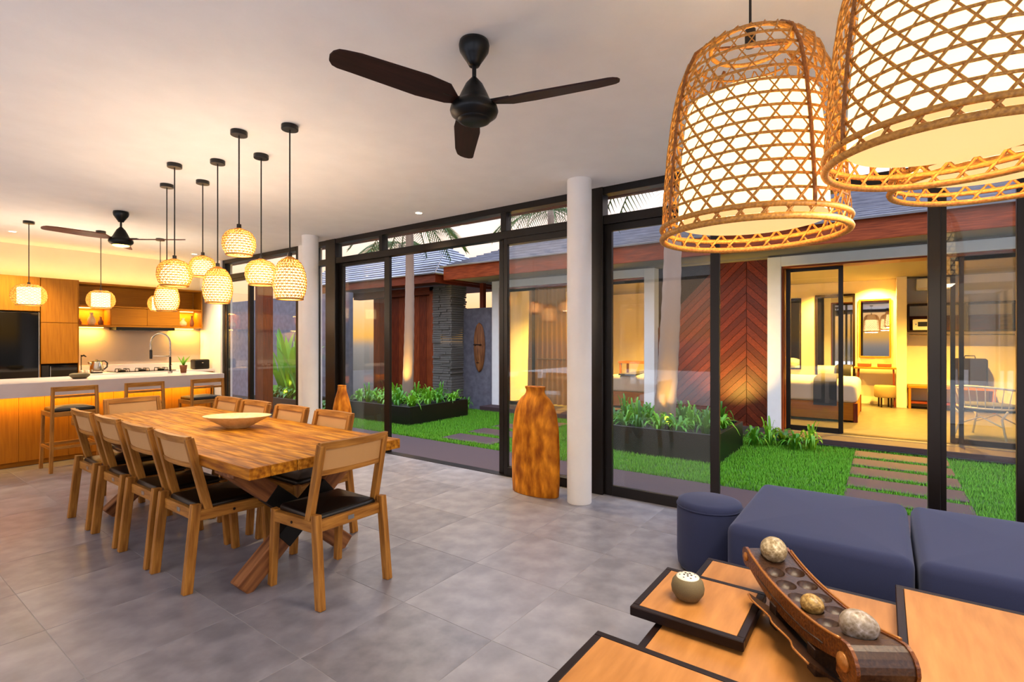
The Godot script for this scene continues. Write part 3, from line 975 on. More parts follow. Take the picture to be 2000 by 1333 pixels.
# ------------------------------------------------------------------ lounge corner
func build_lounge() -> void:
	var p := thing("round_pouf", "round dark blue fabric pouf at the end of the daybed", "pouf", Vector3(-0.868, 0, -3.27))
	part(p, "body", lathe([Vector2(0.0, 0.012), Vector2(0.172, 0.012), Vector2(0.184, 0.03), Vector2(0.19, 0.10), Vector2(0.19, 0.36), Vector2(0.185, 0.385)], 48), M.navy)
	part(p, "top_pad", lathe([Vector2(0.187, 0.385), Vector2(0.189, 0.395), Vector2(0.182, 0.415), Vector2(0.155, 0.424), Vector2(0.0, 0.428)], 48), M.navy)
	part(p, "piping", tube(ring_pts(0.190, 0.388, 48), 0.004, 6, true), M.navy)
	part(p, "base_ring", rod(0.17, 0.014, 32), M.black_metal)
	for k in 3:
		var x: float = -0.675 + 0.805 * k
		var d := thing("daybed_module", ["blue upholstered daybed module next to the round pouf", "blue upholstered daybed module in the middle of the row", "blue upholstered daybed module at the far end from the pouf"][k], "daybed", Vector3(x + 0.395, 0, -3.36), 0.0, "blue daybed modules")
		part(d, "mattress", cushion(0.79, 0.24, 1.0, 0.05, 0.012), M.navy, Vector3(0, 0.19, 0))
		part(d, "base", cushion(0.77, 0.17, 0.97, 0.02, 0.0), M.navy, Vector3(0, 0.03, 0))
		for s in [[-1, -1], [1, -1], [-1, 1], [1, 1]]:
			part(d, "foot", rod(0.025, 0.035), M.black_metal, Vector3(0.33 * s[0], 0, 0.43 * s[1]))
	# coffee table of stepped square tops
	var t := thing("stepped_coffee_table", "coffee table of overlapping square wood tops with dark borders", "coffee table")
	var tops := [[-0.70, 0.13, -2.62, -1.15, 0.33], [-0.79, -0.382, -2.285, -1.862, 0.38], [-0.776, -0.12, -1.56, -0.95, 0.43], [0.04, 0.72, -2.63, -1.55, 0.40], [0.13, 0.70, -1.545, -1.0, 0.33]]
	for q in tops:
		var th := 0.032
		var bw := 0.028
		var n := block(t, "tabletop", Vector3(q[0] + bw, q[4] - th, q[2] + bw), Vector3(q[1] - bw, q[4], q[3] - bw), M.maple_z, 0.001)
		n.set_meta("label", "honey coloured wood panel")
		nest(n, block(t, "border", Vector3(q[0], q[4] - th - 0.004, q[2]), Vector3(q[1], q[4], q[2] + bw), M.wenge_x))
		nest(n, block(t, "border", Vector3(q[0], q[4] - th - 0.004, q[3] - bw), Vector3(q[1], q[4], q[3]), M.wenge_x))
		nest(n, block(t, "border", Vector3(q[0], q[4] - th - 0.004, q[2] + bw), Vector3(q[0] + bw, q[4], q[3] - bw), M.wenge_z))
		nest(n, block(t, "border", Vector3(q[1] - bw, q[4] - th - 0.004, q[2] + bw), Vector3(q[1], q[4], q[3] - bw), M.wenge_z))
	block(t, "plinth", Vector3(-0.55, 0.0, -2.45), Vector3(0.60, 0.294, -1.15), M.wenge_x)
	block(t, "riser", Vector3(-0.62, 0.33, -2.2), Vector3(-0.45, 0.344, -1.95), M.wenge_x)
	block(t, "riser", Vector3(-0.62, 0.33, -1.5), Vector3(-0.25, 0.394, -1.2), M.wenge_x)
	block(t, "riser", Vector3(0.06, 0.33, -2.5), Vector3(0.125, 0.364, -1.7), M.wenge_x)
	block(t, "riser", Vector3(0.2, 0.294, -2.5), Vector3(0.6, 0.364, -1.7), M.wenge_x)
	# stone ashtray with a pierced white lid
	var a := thing("pierced_stone_pot", "small round stone pot with pierced white top on the corner panel", "pot", Vector3(-0.625, 0.38, -2.045))
	part(a, "bowl", lathe([Vector2(0.0, 0.0), Vector2(0.022, 0.0), Vector2(0.045, 0.008), Vector2(0.06, 0.03), Vector2(0.063, 0.05), Vector2(0.058, 0.072), Vector2(0.046, 0.088), Vector2(0.042, 0.089)], 36), M.stone_pot)
	part(a, "lid", lathe([Vector2(0.044, 0.086), Vector2(0.043, 0.091), Vector2(0.03, 0.096), Vector2(0.0, 0.098)], 32), M.ceramic)
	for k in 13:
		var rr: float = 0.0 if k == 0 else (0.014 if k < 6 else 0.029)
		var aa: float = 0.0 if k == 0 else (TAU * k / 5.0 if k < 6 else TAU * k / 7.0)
		part(a, "hole_shade_disc", rod(0.0042, 0.002, 8), M.black_plastic, Vector3(cos(aa) * rr, 0.0975 - rr * 0.06 - (0.0016 if rr > 0.02 else 0.0), sin(aa) * rr))  # solid black discs stand in for the shade inside the holes
	build_game_board()

func scroll_outline() -> PackedVector2Array:
	# side view of the carved boat: hanging deck, upswept ends that roll into scrolls
	var top := []
	var low := []
	var n := 24
	for i in n + 1:
		var u := -1.0 + 2.0 * i / n
		top.append(Vector2(u * 0.43, 0.155 + 0.055 * pow(absf(u), 2.4)))
		low.append(Vector2(u * 0.40, 0.055 + 0.075 * pow(absf(u), 1.8)))
	var out := PackedVector2Array()
	for p in low:
		out.append(p)
	for i in 11:   # scroll at +x
		var a := -2.2 + 3.6 * i / 10.0
		out.append(Vector2(0.435, 0.135) + Vector2(cos(a), sin(a)) * 0.072)
	top.reverse()
	for p in top:
		if absf(p.x) < 0.40:
			out.append(p)
	for i in 9:   # smaller scroll at -x
		var a := 1.75 + 3.2 * i / 8.0
		out.append(Vector2(-0.435, 0.165) + Vector2(cos(a), sin(a)) * 0.045)
	return out

func build_game_board() -> void:
	var far := Vector3(-0.354, 0, -2.31)
	var near := Vector3(-0.06, 0, -1.873)
	var dir := (near - far)
	var turn := atan2(-dir.z, dir.x)
	var at := (far + near) / 2.0
	at.y = 0.33
	var b := thing("carved_game_board", "carved wooden seed game board with scrolled ends on the coffee table", "game board", at + Vector3(0, 0.036, 0), turn)
	b.scale = Vector3.ONE * 0.77
	var deck := CSGCombiner3D.new()
	deck.name = "deck"
	b.add_child(deck)
	var body := CSGPolygon3D.new()
	var poly := scroll_outline()
	if Geometry2D.is_polygon_clockwise(poly):
		poly.reverse()
	body.polygon = poly
	body.depth = 0.20
	body.position.z = 0.10
	body.material = M.old_wood
	deck.add_child(body)
	for row in [-1, 1]:
		for k in 5:
			var u := -0.24 + 0.115 * k
			var s := CSGSphere3D.new()
			s.radius = 0.047
			s.radial_segments = 20
			s.rings = 12
			s.position = Vector3(u, 0.168 + 0.055 * pow(absf(u / 0.43), 2.4), 0.05 * row)
			s.operation = CSGShape3D.OPERATION_SUBTRACTION
			s.material = M.old_wood
			deck.add_child(s)
	for u in [-0.36, 0.345]:
		var s := CSGSphere3D.new()
		s.radius = 0.075
		s.radial_segments = 24
		s.rings = 14
		s.position = Vector3(u, 0.245 if u < 0 else 0.242, 0.0)
		s.operation = CSGShape3D.OPERATION_SUBTRACTION
		s.material = M.old_wood
		deck.add_child(s)
	for s in [-1.0, 1.0]:
		var side := part(b, "carved_side", extrude(poly_grow(poly, 0.006), 0.014), M.brass_wood, Vector3(0, 0, 0.107 * s))
		side.set_meta("label", "gold-brown carved side")
		part(b, "rim", tube(rim_line(), 0.006, 6), M.gilt, Vector3(0, 0, 0.114 * s))
		part(b, "scroll_boss", lathe([Vector2(0.0, 0.0), Vector2(0.036, 0.0), Vector2(0.034, 0.008), Vector2(0.02, 0.018), Vector2(0.0, 0.021)], 20), M.gilt, Vector3(0.435, 0.135, 0.113 * s), Vector3(s * PI / 2, 0, 0))
		part(b, "scroll_boss", lathe([Vector2(0.0, 0.0), Vector2(0.024, 0.0), Vector2(0.022, 0.006), Vector2(0.0, 0.014)], 16), M.gilt, Vector3(-0.435, 0.165, 0.113 * s), Vector3(s * PI / 2, 0, 0))
		part(b, "pattern_groove", tube([Vector3(-0.30, 0.12, 0), Vector3(-0.15, 0.10, 0), Vector3(0.0, 0.095, 0), Vector3(0.15, 0.10, 0), Vector3(0.30, 0.125, 0)], 0.004, 5), M.old_wood, Vector3(0, 0, 0.114 * s))
	# stand: two wavy carved boards under the boat, joined by blocks
	for s in [-1.0, 1.0]:
		var wave := PackedVector2Array()
		for i in 21:
			var u := -1.0 + 2.0 * i / 20.0
			wave.append(Vector2(0.06 + u * 0.27, -0.045))
		for i in 21:
			var u := 1.0 - 2.0 * i / 20.0
			wave.append(Vector2(0.06 + u * 0.28, 0.115 + 0.016 * cos(u * 9.0) + 0.02 * u * u))
		part(b, "stand_board", extrude(wave, 0.012), M.old_wood, Vector3(0, 0, 0.09 * s), Vector3(s * 1.0, 0, 0))
		part(b, "stand_edge", tube(wave_line(), 0.005, 5), M.gilt, Vector3(0, 0, 0.09 * s), Vector3(s * 1.0, 0, 0))
	for u in [-0.12, 0.22]:
		block(b, "stand_block", Vector3(u - 0.03, -0.045, -0.12), Vector3(u + 0.03, 0.07, 0.12), M.old_wood)
	# three stone eggs resting in the hollows
	var basis := Basis(Vector3.UP, turn)
	for e in [[-0.36, 0.0, 0.050, 0.185, "marble_egg", "cream marble egg in the raised far hollow of the game board", 0.3], [0.105, 0.05, 0.033, 0.150, "marble_tan", "small mottled tan marble egg in the row hollow of the game board", 0.9], [0.345, 0.0, 0.045, 0.180, "marble_grey", "large pale grey marble egg in the end hollow beside the big scroll", 1.4]]:
		var r: float = e[2]
		var prof := []
		for i in 15:
			var a := -PI / 2.0 + PI * i / 14.0
			prof.append(Vector2(maxf(0.0, cos(a) * r * (1.0 - 0.12 * sin(a))), sin(a) * r * 1.18))
		var q: Vector3 = b.position + basis * (Vector3(e[0], e[3], e[1]) * 0.77) + Vector3(0, r * 0.75, 0)
		single("marble_egg", lathe(prof, 28), M[e[4]], e[5], "stone egg", q, Vector3(PI / 2.0 - 0.15, e[6], 0), "stone eggs on the game board")

func poly_grow(poly: PackedVector2Array, by: float) -> PackedVector2Array:
	var g := Geometry2D.offset_polygon(poly, by)
	return g[0] if g.size() else poly

func wave_line() -> Array:
	var a := []
	for i in 21:
		var u := 1.0 - 2.0 * i / 20.0
		a.append(Vector3(0.06 + u * 0.28, 0.115 + 0.016 * cos(u * 9.0) + 0.02 * u * u, 0))
	return a

func rim_line() -> Array:
	var a := []
	for i in 25:
		var u := -1.0 + 2.0 * i / 24.0
		a.append(Vector3(u * 0.41, 0.162 + 0.055 * pow(absf(u * 0.41 / 0.43), 2.4), 0))
	return a

# ------------------------------------------------------------------ kitchen
func build_kitchen() -> void:
	# island: wood front in boards, thick stone top that overhangs towards the stools
	var isl := thing("kitchen_island", "wood-fronted kitchen island bar base with hidden warm light strip", "island")
	var z := 0.55
	var i := 0
	while z > -3.38:
		var z1 := maxf(z - 0.215, -3.40)
		block(isl, "front_board", Vector3(-7.77, 0.06, z1 + 0.0012), Vector3(-7.75, 0.788, z - 0.0012), M.honey_y, 0.001)
		z = z1
		i += 1
	block(isl, "carcass", Vector3(-8.42, 0.06, -3.38), Vector3(-7.77, 0.788, 0.55), M.honey_y)
	block(isl, "end_panel", Vector3(-8.42, 0.0, -3.41), Vector3(-7.75, 0.788, -3.38), M.honey_y)
	block(isl, "plinth", Vector3(-8.38, 0.0, -3.37), Vector3(-7.79, 0.06, 0.55), M.honey_z)
	block(isl, "light_strip", Vector3(-7.67, 0.778, -3.35), Vector3(-7.65, 0.788, 0.5), M.led_warm, 0.001)
	area(Vector3(-7.66, 0.775, -1.45), Vector3(-7.78, 0.45, -1.45), Vector2(3.8, 0.03), 0.9, WARMER)
	single("island_worktop", box(1.0, 0.156, 4.05, 0.004), M.worktop, "thick pale stone worktop of the kitchen island", "worktop", Vector3(-8.0, 0.867, -1.43))
	# stools
	var stool: Node3D = null
	var sz := [-1.72, -2.37, -3.07]
	var sl := ["bar stool with leather pad at the island, in front of the fridge", "bar stool at the island behind the table's end chair", "bar stool at the island nearest the round column"]
	for k in 3:
		if stool == null:
			stool = make_stool(sl[k], Vector3(-7.30, 0, sz[k]), PI / 2.0)
		else:
			copy(stool, Vector3(-7.30, 0, sz[k]), PI / 2.0, sl[k])
	# tall units
	var f := thing("fridge", "tall black glass fridge built into the wooden kitchen wall", "fridge")
	block(f, "body", Vector3(-10.08, 0.05, -1.90), Vector3(-9.52, 1.80, -1.10), M.black_metal)
	block(f, "door", Vector3(-9.52, 0.62, -1.895), Vector3(-9.49, 1.79, -1.105), M.black_glass, 0.004)
	block(f, "drawer", Vector3(-9.52, 0.06, -1.895), Vector3(-9.49, 0.612, -1.105), M.black_glass, 0.004)
	block(f, "edge_strip", Vector3(-9.515, 0.06, -1.908), Vector3(-9.488, 1.80, -1.897), M.steel)
	block(f, "edge_strip", Vector3(-9.515, 0.06, -1.103), Vector3(-9.488, 1.80, -1.092), M.steel)
	var c := thing("overhead_cabinet", "wooden cabinet above the black fridge", "cabinet")
	block(c, "body", Vector3(-10.08, 1.81, -1.92), Vector3(-9.52, 2.29, -0.65), M.honey_y)
	for k in 2:
		block(c, "door", Vector3(-9.52, 1.815, -1.915 + 0.632 * k), Vector3(-9.50, 2.285, -1.287 + 0.632 * k), M.honey_y)
	var c2 := thing("tall_cabinet", "tall plain wooden cabinet on the far side of the fridge from the hob", "cabinet")
	block(c2, "body", Vector3(-10.08, 0.06, -1.09), Vector3(-9.52, 1.80, -0.65), M.honey_y)
	block(c2, "door", Vector3(-9.52, 0.07, -1.085), Vector3(-9.50, 1.80, -0.655), M.honey_y)
	var c3 := thing("oven_cabinet", "tall wooden cabinet with built-in microwave between fridge and hob", "cabinet")
	block(c3, "body", Vector3(-10.08, 0.06, -2.335), Vector3(-9.53, 0.80, -1.915), M.honey_y)
	block(c3, "upper_body", Vector3(-10.08, 1.075, -2.335), Vector3(-9.53, 2.29, -1.925), M.honey_y)
	block(c3, "side_panel", Vector3(-10.08, 0.80, -2.345), Vector3(-9.52, 2.29, -2.335), M.honey_y)
	block(c3, "side_panel", Vector3(-10.08, 0.80, -1.925), Vector3(-9.52, 1.075, -1.911), M.honey_y)
	block(c3, "door", Vector3(-9.53, 1.08, -2.332), Vector3(-9.51, 1.655, -1.925), M.honey_y)
	block(c3, "door", Vector3(-9.53, 1.663, -2.332), Vector3(-9.51, 2.285, -1.925), M.honey_y)
	block(c3, "drawer", Vector3(-9.53, 0.07, -2.332), Vector3(-9.51, 0.795, -1.925), M.honey_y)
	var mw := thing("microwave", "black glass microwave in the wooden tall cabinet", "microwave")
	block(mw, "body", Vector3(-9.95, 0.802, -2.325), Vector3(-9.53, 1.06, -1.93), M.black_metal)
	var mwd := block(mw, "door", Vector3(-9.53, 0.81, -2.325), Vector3(-9.515, 1.055, -2.02), M.black_glass)
	block(mw, "control_panel", Vector3(-9.53, 0.81, -2.015), Vector3(-9.518, 1.055, -1.935), M.black_plastic)
	nest(mwd, block(mw, "handle", Vector3(-9.515, 0.83, -2.03), Vector3(-9.50, 1.04, -2.022), M.steel))
	# upper run
	var u := thing("wall_cabinet", "long wooden wall cabinet with lit end shelves above the hob", "cabinet")
	block(u, "back_panel", Vector3(-10.09, 1.62, -4.10), Vector3(-10.07, 2.29, -2.35), M.honey_z)
	block(u, "top_board", Vector3(-10.07, 2.26, -4.10), Vector3(-9.75, 2.29, -2.35), M.honey_z)
	block(u, "middle_board", Vector3(-10.07, 1.925, -4.10), Vector3(-9.75, 1.95, -2.35), M.honey_z)
	block(u, "bottom_board", Vector3(-10.07, 1.62, -4.10), Vector3(-9.75, 1.648, -2.35), M.honey_z)
	block(u, "end_panel", Vector3(-10.07, 1.62, -4.12), Vector3(-9.75, 2.29, -4.10), M.honey_y)
	for k in 2:
		block(u, "divider", Vector3(-10.07, 1.648, [-2.81, -3.765][k]), Vector3(-9.77, 1.925, [-2.79, -3.745][k]), M.honey_y)
	for k in 2:
		block(u, "door", Vector3(-9.77, 1.652, -3.76 + 0.483 * k), Vector3(-9.75, 1.92, -3.28 + 0.483 * k), M.honey_z)
	for q in [[-2.78, -2.36], [-4.09, -3.77]]:
		block(u, "light_strip", Vector3(-10.06, 1.912, q[0]), Vector3(-10.045, 1.924, q[1]), M.led_warm, 0.001)
		block(u, "light_strip", Vector3(-10.06, 1.607, q[0]), Vector3(-10.045, 1.619, q[1]), M.led_warm, 0.001)
		area(Vector3(-9.98, 1.90, (q[0] + q[1]) / 2.0), Vector3(-9.99, 1.0, (q[0] + q[1]) / 2.0), Vector2(0.35, 0.03), 0.3, WARMER)
		area(Vector3(-9.98, 1.60, (q[0] + q[1]) / 2.0), Vector3(-9.99, 0.5, (q[0] + q[1]) / 2.0), Vector2(0.35, 0.03), 0.55, WARMER)
	part(u, "light_strip", box(0.02, 0.012, 3.1, 0.001), M.led_warm, Vector3(-10.0, 2.297, -2.45))
	area(Vector3(-9.93, 2.32, -2.45), Vector3(-9.95, 3.2, -2.45), Vector2(3.1, 0.03), 0.34, Color(1.0, 0.80, 0.46))
	var hood := thing("cooker_hood", "slim dark cooker hood under the wall cabinet", "hood")
	block(hood, "body", Vector3(-10.05, 1.575, -3.68), Vector3(-9.74, 1.62, -2.86), M.black_metal)
	block(hood, "filter", Vector3(-10.0, 1.565, -3.6), Vector3(-9.8, 1.575, -2.95), M.steel)
	# shelf ornaments
	for q in [[-2.44, 0.03, 0.09, "clay", "small dark clay jar on lit shelf next to the tall cabinet"], [-2.585, 0.055, 0.19, "dish", "bulbous pale bottle vase on the lit shelf over the kettle"], [-2.70, 0.035, 0.13, "clay", "slim clay vase on the lit shelf beside cabinet door"], [-3.86, 0.06, 0.15, "dish", "round woven-look vase on the lit shelf near kitchen end wall"], [-4.0, 0.035, 0.19, "clay", "tall clay vase on the lit shelf near kitchen end wall"]]:
		var r: float = q[1]
		var h: float = q[2]
		single("shelf_vase", lathe([Vector2(0, 0), Vector2(r * 0.7, 0), Vector2(r, h * 0.25), Vector2(r * 0.9, h * 0.5), Vector2(r * 0.4, h * 0.75), Vector2(r * 0.35, h * 0.9), Vector2(r * 0.5, h), Vector2(r * 0.4, h), Vector2(0, h * 0.9)], 20), M[q[3]], q[4], "vase", Vector3(-9.88, 1.648, q[0]), Vector3.ZERO, "vases on the lit kitchen shelves")
	# back worktop, splashback, hob
	var base := thing("base_cabinet", "wooden base cabinets under the back worktop", "cabinet")
	block(base, "body", Vector3(-10.08, 0.08, -4.20), Vector3(-9.52, 0.87, -2.35), M.honey_y)
	for k in 4:
		block(base, "door", Vector3(-9.52, 0.09, -4.195 + 0.461 * k), Vector3(-9.50, 0.865, -3.74 + 0.461 * k), M.honey_y)
	single("back_worktop", box(0.60, 0.04, 1.86, 0.003), M.worktop, "pale stone back worktop carrying the hob and kettle", "worktop", Vector3(-9.79, 0.89, -3.275))
	slab("wall_splashback", Vector3(-10.1, 0.91, -4.21), Vector3(-10.075, 1.62, -2.35), M.backsplash)
	slab("trim_2", Vector3(-10.075, 0.911, -4.2), Vector3(-10.03, 1.02, -2.36), M.worktop)
	var hob := thing("gas_hob", "black gas hob with cast iron pan supports on back worktop", "hob", Vector3(-9.78, 0.911, -3.22))
	part(hob, "glass_plate", box(0.46, 0.012, 0.82, 0.003), M.black_glass, Vector3(0, 0.006, 0))
	for k in 3:
		var zc: float = -0.27 + 0.27 * k
		var burner := part(hob, "burner", lathe([Vector2(0.0, 0.0), Vector2(0.045, 0.0), Vector2(0.045, 0.012), Vector2(0.03, 0.022), Vector2(0.0, 0.022)], 20), M.black_metal, Vector3(0, 0.012, zc))
		for q in 4:
			nest(burner, part(hob, "pan_support", tube([Vector3(0.03, 0.045, 0), Vector3(0.1, 0.045, 0), Vector3(0.105, 0.012, 0)], 0.006, 6), M.black_metal, Vector3(0, 0.0, zc), Vector3(0, PI / 4.0 + PI / 2.0 * q, 0)))
		part(hob, "knob", rod(0.016, 0.022), M.steel, Vector3(0.205, 0.012, zc))
	var ket := thing("kettle", "steel electric kettle with black handle on back worktop", "kettle", Vector3(-9.70, 0.911, -2.60))
	part(ket, "base", rod(0.075, 0.02, 24), M.black_plastic)
	part(ket, "body", lathe([Vector2(0.0, 0.02), Vector2(0.085, 0.02), Vector2(0.088, 0.03), Vector2(0.082, 0.10), Vector2(0.066, 0.165), Vector2(0.06, 0.175)], 28), M.steel)
	part(ket, "lid", lathe([Vector2(0.062, 0.173), Vector2(0.055, 0.186), Vector2(0.018, 0.192), Vector2(0.014, 0.205), Vector2(0.0, 0.207)], 24), M.black_plastic)
	part(ket, "handle", tube([Vector3(0, 0.175, -0.05), Vector3(0, 0.185, -0.10), Vector3(0, 0.15, -0.135), Vector3(0, 0.09, -0.13), Vector3(0, 0.05, -0.09)], 0.011, 8), M.black_plastic)
	part(ket, "spout", tube([Vector3(0, 0.12, 0.06), Vector3(0, 0.155, 0.085), Vector3(0, 0.17, 0.10)], [0.025, 0.02, 0.012], 10), M.steel)
	var rack := thing("cup_stand", "dark stand with small cups beside the kettle", "cup stand", Vector3(-9.72, 0.911, -2.42))
	part(rack, "base", rod(0.05, 0.012, 20), M.black_metal)
	part(rack, "stem", rod(0.006, 0.27), M.black_metal, Vector3(0, 0.012, 0))
	part(rack, "hook", tube([Vector3(0, 0.26, 0), Vector3(0, 0.275, -0.03), Vector3(0, 0.25, -0.06)], [0.01, 0.014, 0.008], 8), M.black_metal)
	for k in 2:
		var cup := thing("espresso_cup", "small white cup beside the dark stand and kettle", "cup", Vector3(-9.66, 0.911, -2.40 - 0.075 * k), 0.0, "small cups by the kettle")
		part(cup, "bowl", lathe([Vector2(0, 0.0), Vector2(0.022, 0.0), Vector2(0.03, 0.02), Vector2(0.032, 0.055), Vector2(0.029, 0.055), Vector2(0.024, 0.015), Vector2(0.0, 0.012)], 20), M.ceramic)
		part(cup, "handle", tube([Vector3(0.03, 0.045, 0), Vector3(0.046, 0.04, 0), Vector3(0.044, 0.022, 0), Vector3(0.03, 0.018, 0)], 0.004, 6), M.ceramic)
	var toast := thing("toaster", "black toaster on the back worktop beside end wall", "toaster", Vector3(-9.68, 0.911, -4.05))
	part(toast, "body", cushion(0.2, 0.17, 0.24, 0.025, 0.0), M.black_metal)
	for s in [-1, 1]:
		part(toast, "slot", box(0.025, 0.004, 0.16, 0.001), M.steel, Vector3(0.04 * s, 0.1705, 0))
	part(toast, "lever", box(0.02, 0.012, 0.03), M.steel, Vector3(0.10, 0.11, 0))
	var ut := thing("utensil_pot", "clay pot with leafy sprigs on the island behind the tap", "pot", Vector3(-8.1, 0.945, -3.17))
	part(ut, "pot", lathe([Vector2(0, 0), Vector2(0.035, 0), Vector2(0.045, 0.09), Vector2(0.048, 0.11), Vector2(0.042, 0.11), Vector2(0.03, 0.01), Vector2(0, 0.01)], 20), M.clay)
	var lf := SurfaceTool.new()
	lf.begin(Mesh.PRIMITIVE_TRIANGLES)
	for k in 14:
		add_leaf(lf, Vector3(0, 0.09, 0), k * 2.4, 0.12 + 0.05 * (k % 3), 0.012, 0.95, 0.25)
	stuff(part(ut, "leaves", done(lf), M.leaf_1))
	# tall spring tap on the island
	var tap := thing("spring_tap", "tall steel spring tap on the kitchen island", "tap", Vector3(-8.15, 0.945, -3.02))
	part(tap, "base", rod(0.028, 0.03, 20), M.steel)
	part(tap, "column", rod(0.014, 0.20), M.black_metal, Vector3(0, 0.03, 0))
	var arch := []
	for k in 15:
		var a := PI * k / 14.0
		arch.append(Vector3(0, 0.42 + sin(a) * 0.14, 0.12 - 0.12 * cos(a)))
	arch.push_front(Vector3(0, 0.22, 0))
	arch.append(Vector3(0, 0.33, 0.235))
	part(tap, "spring_hose", tube(arch, 0.011, 10), M.steel)
	part(tap, "spray_head", rod(0.017, 0.12), M.black_plastic, Vector3(0, 0.21, 0.235))
	part(tap, "support_arm", tube([Vector3(0, 0.24, 0), Vector3(0, 0.25, 0.22)], 0.006, 8), M.steel)
	part(tap, "lever", tube([Vector3(0, 0.10, 0), Vector3(0.06, 0.12, 0)], 0.006, 8), M.steel)
	for k in 7:
		part(tap, "spring_coil", tube(ring_pts(0.0145, 0.25 + 0.022 * k, 14), 0.003, 5, true), M.steel)
	single("stone_bowl", lathe([Vector2(0, 0), Vector2(0.06, 0.0), Vector2(0.095, 0.03), Vector2(0.10, 0.045), Vector2(0.092, 0.06), Vector2(0.07, 0.066), Vector2(0.0, 0.05)], 28), M.stone_pot, "squat olive stone bowl on the kitchen island worktop", "bowl", Vector3(-7.87, 0.945, -1.945))

func make_stool(label: String, at: Vector3, turn: float) -> Node3D:
	# faces -z
	var o := thing("bar_stool", label, "stool", at, turn, "bar stools along the island")
	var back := Node3D.new()
	back.name = "backrest"
	o.add_child(back)
	for s in [-1.0, 1.0]:
		beam(o, "leg", Vector3(s * 0.205, 0, -0.19), Vector3(s * 0.19, 0.64, -0.165), 0.03, 0.035, M.oak_z)
		beam(o, "leg", Vector3(s * 0.205, 0, 0.20), Vector3(s * 0.185, 0.91, 0.185), 0.03, 0.036, M.oak_z)
		beam(o, "side_rail", Vector3(s * 0.192, 0.615, -0.17), Vector3(s * 0.192, 0.615, 0.18), 0.024, 0.05, M.oak_z)
		beam(o, "side_stretcher", Vector3(s * 0.2, 0.26, -0.18), Vector3(s * 0.2, 0.26, 0.19), 0.02, 0.03, M.oak_z)
	block(o, "front_rail", Vector3(-0.18, 0.59, -0.18), Vector3(0.18, 0.64, -0.155), M.oak_x)
	block(o, "rear_rail", Vector3(-0.18, 0.59, 0.165), Vector3(0.18, 0.64, 0.19), M.oak_x)
	block(o, "footrest", Vector3(-0.19, 0.24, -0.195), Vector3(0.19, 0.275, -0.17), M.oak_x)
	block(o, "rear_stretcher", Vector3(-0.19, 0.245, 0.185), Vector3(0.19, 0.275, 0.205), M.oak_x)
	part(o, "seat_pad", cushion(0.37, 0.045, 0.34, 0.02, 0.02), M.leather, Vector3(0, 0.632, -0.005))
	part(back, "top_rail", curved_rail(0.35, 0.86, 0.91, 0.026, 0.185, 0.012, 0.0), M.oak_x)
	part(back, "lower_rail", curved_rail(0.35, 0.79, 0.815, 0.02, 0.186, 0.012, 0.0), M.oak_x)
	return o

# ------------------------------------------------------------------ garden
func plant_mesh(leaves: int, length: float, width: float, rise: float, droop: float, seed_: int) -> ArrayMesh:
	var st := SurfaceTool.new()
	st.begin(Mesh.PRIMITIVE_TRIANGLES)
	rng.seed = seed_
	for k in leaves:
		var l := length * rng.randf_range(0.7, 1.15)
		add_leaf(st, Vector3(rng.randf_range(-0.03, 0.03), 0, rng.randf_range(-0.03, 0.03)), TAU * k / leaves + rng.randf_range(-0.4, 0.4), l, width * rng.randf_range(0.8, 1.2), rise * rng.randf_range(0.8, 1.15), droop * rng.randf_range(0.8, 1.3), 5)
	return done(st)

func planter(label: String, lo: Vector3, hi: Vector3) -> void:
	var o := thing("garden_planter", label, "planter")
	var w := 0.05
	block(o, "side", Vector3(lo.x, lo.y, hi.z - w), hi, M.planter_black)
	block(o, "side", lo, Vector3(hi.x, hi.y, lo.z + w), M.planter_black)
	block(o, "side", Vector3(lo.x, lo.y, lo.z + w), Vector3(lo.x + w, hi.y, hi.z - w), M.planter_black)
	block(o, "side", Vector3(hi.x - w, lo.y, lo.z + w), Vector3(hi.x, hi.y, hi.z - w), M.planter_black)
	block(o, "soil", Vector3(lo.x + w, lo.y, lo.z + w), Vector3(hi.x - w, hi.y - 0.04, hi.z - w), M.soil)

func palm(label: String, at: Vector3, top: Vector3, r: float, fronds: int, reach: float, seed_: int) -> void:
	var o := thing("palm_tree", label, "palm tree", at)
	var pts := []
	var rad := []
	for i in 31:
		var t := i / 30.0
		pts.append((top - at) * t + Vector3(0.05 * sin(t * 3.0), 0, 0.03 * sin(t * 2.0)))
		rad.append(r * (1.25 - 0.45 * t) * (1.0 + 0.06 * (i % 2)))
	part(o, "trunk", tube(pts, rad, 14), M.trunk)
	rng.seed = seed_
	for k in fronds:
		var st := SurfaceTool.new()
		st.begin(Mesh.PRIMITIVE_TRIANGLES)
		var h := TAU * k / fronds + rng.randf_range(-0.2, 0.2)
		var d := Vector3(cos(h), 0, sin(h))
		var rise := rng.randf_range(0.1, 0.55)
		var spine := []
		for i in 13:
			var t := i / 12.0
			spine.append(d * reach * t * (1.0 - 0.15 * t) + Vector3.UP * reach * (rise * t - (rise * 0.6 + 0.55) * t * t))
		add_tube(st, spine, 0.012, 4)
		for i in range(2, 13):
			for s in [-1.0, 1.0]:
				var p: Vector3 = spine[i]
				var side: Vector3 = Vector3(-d.z, 0, d.x) * s
				var l := reach * 0.34 * sin(PI * (0.15 + 0.8 * i / 13.0))
				for q in 2:
					var pp: Vector3 = p.lerp(spine[i - 1], 0.5 * q)
					var tip: Vector3 = pp + (side * 0.75 + d * 0.45).normalized() * l + Vector3.DOWN * l * 0.55
					var w := d * 0.018
					for v in [pp - w, pp + w, tip, pp + w, pp - w, tip]:
						st.add_vertex(v)
		part(o, "frond", done(st), M.palm_leaf, top - at + Vector3(0.05 * sin(3.0), 0, 0.03 * sin(2.0)))

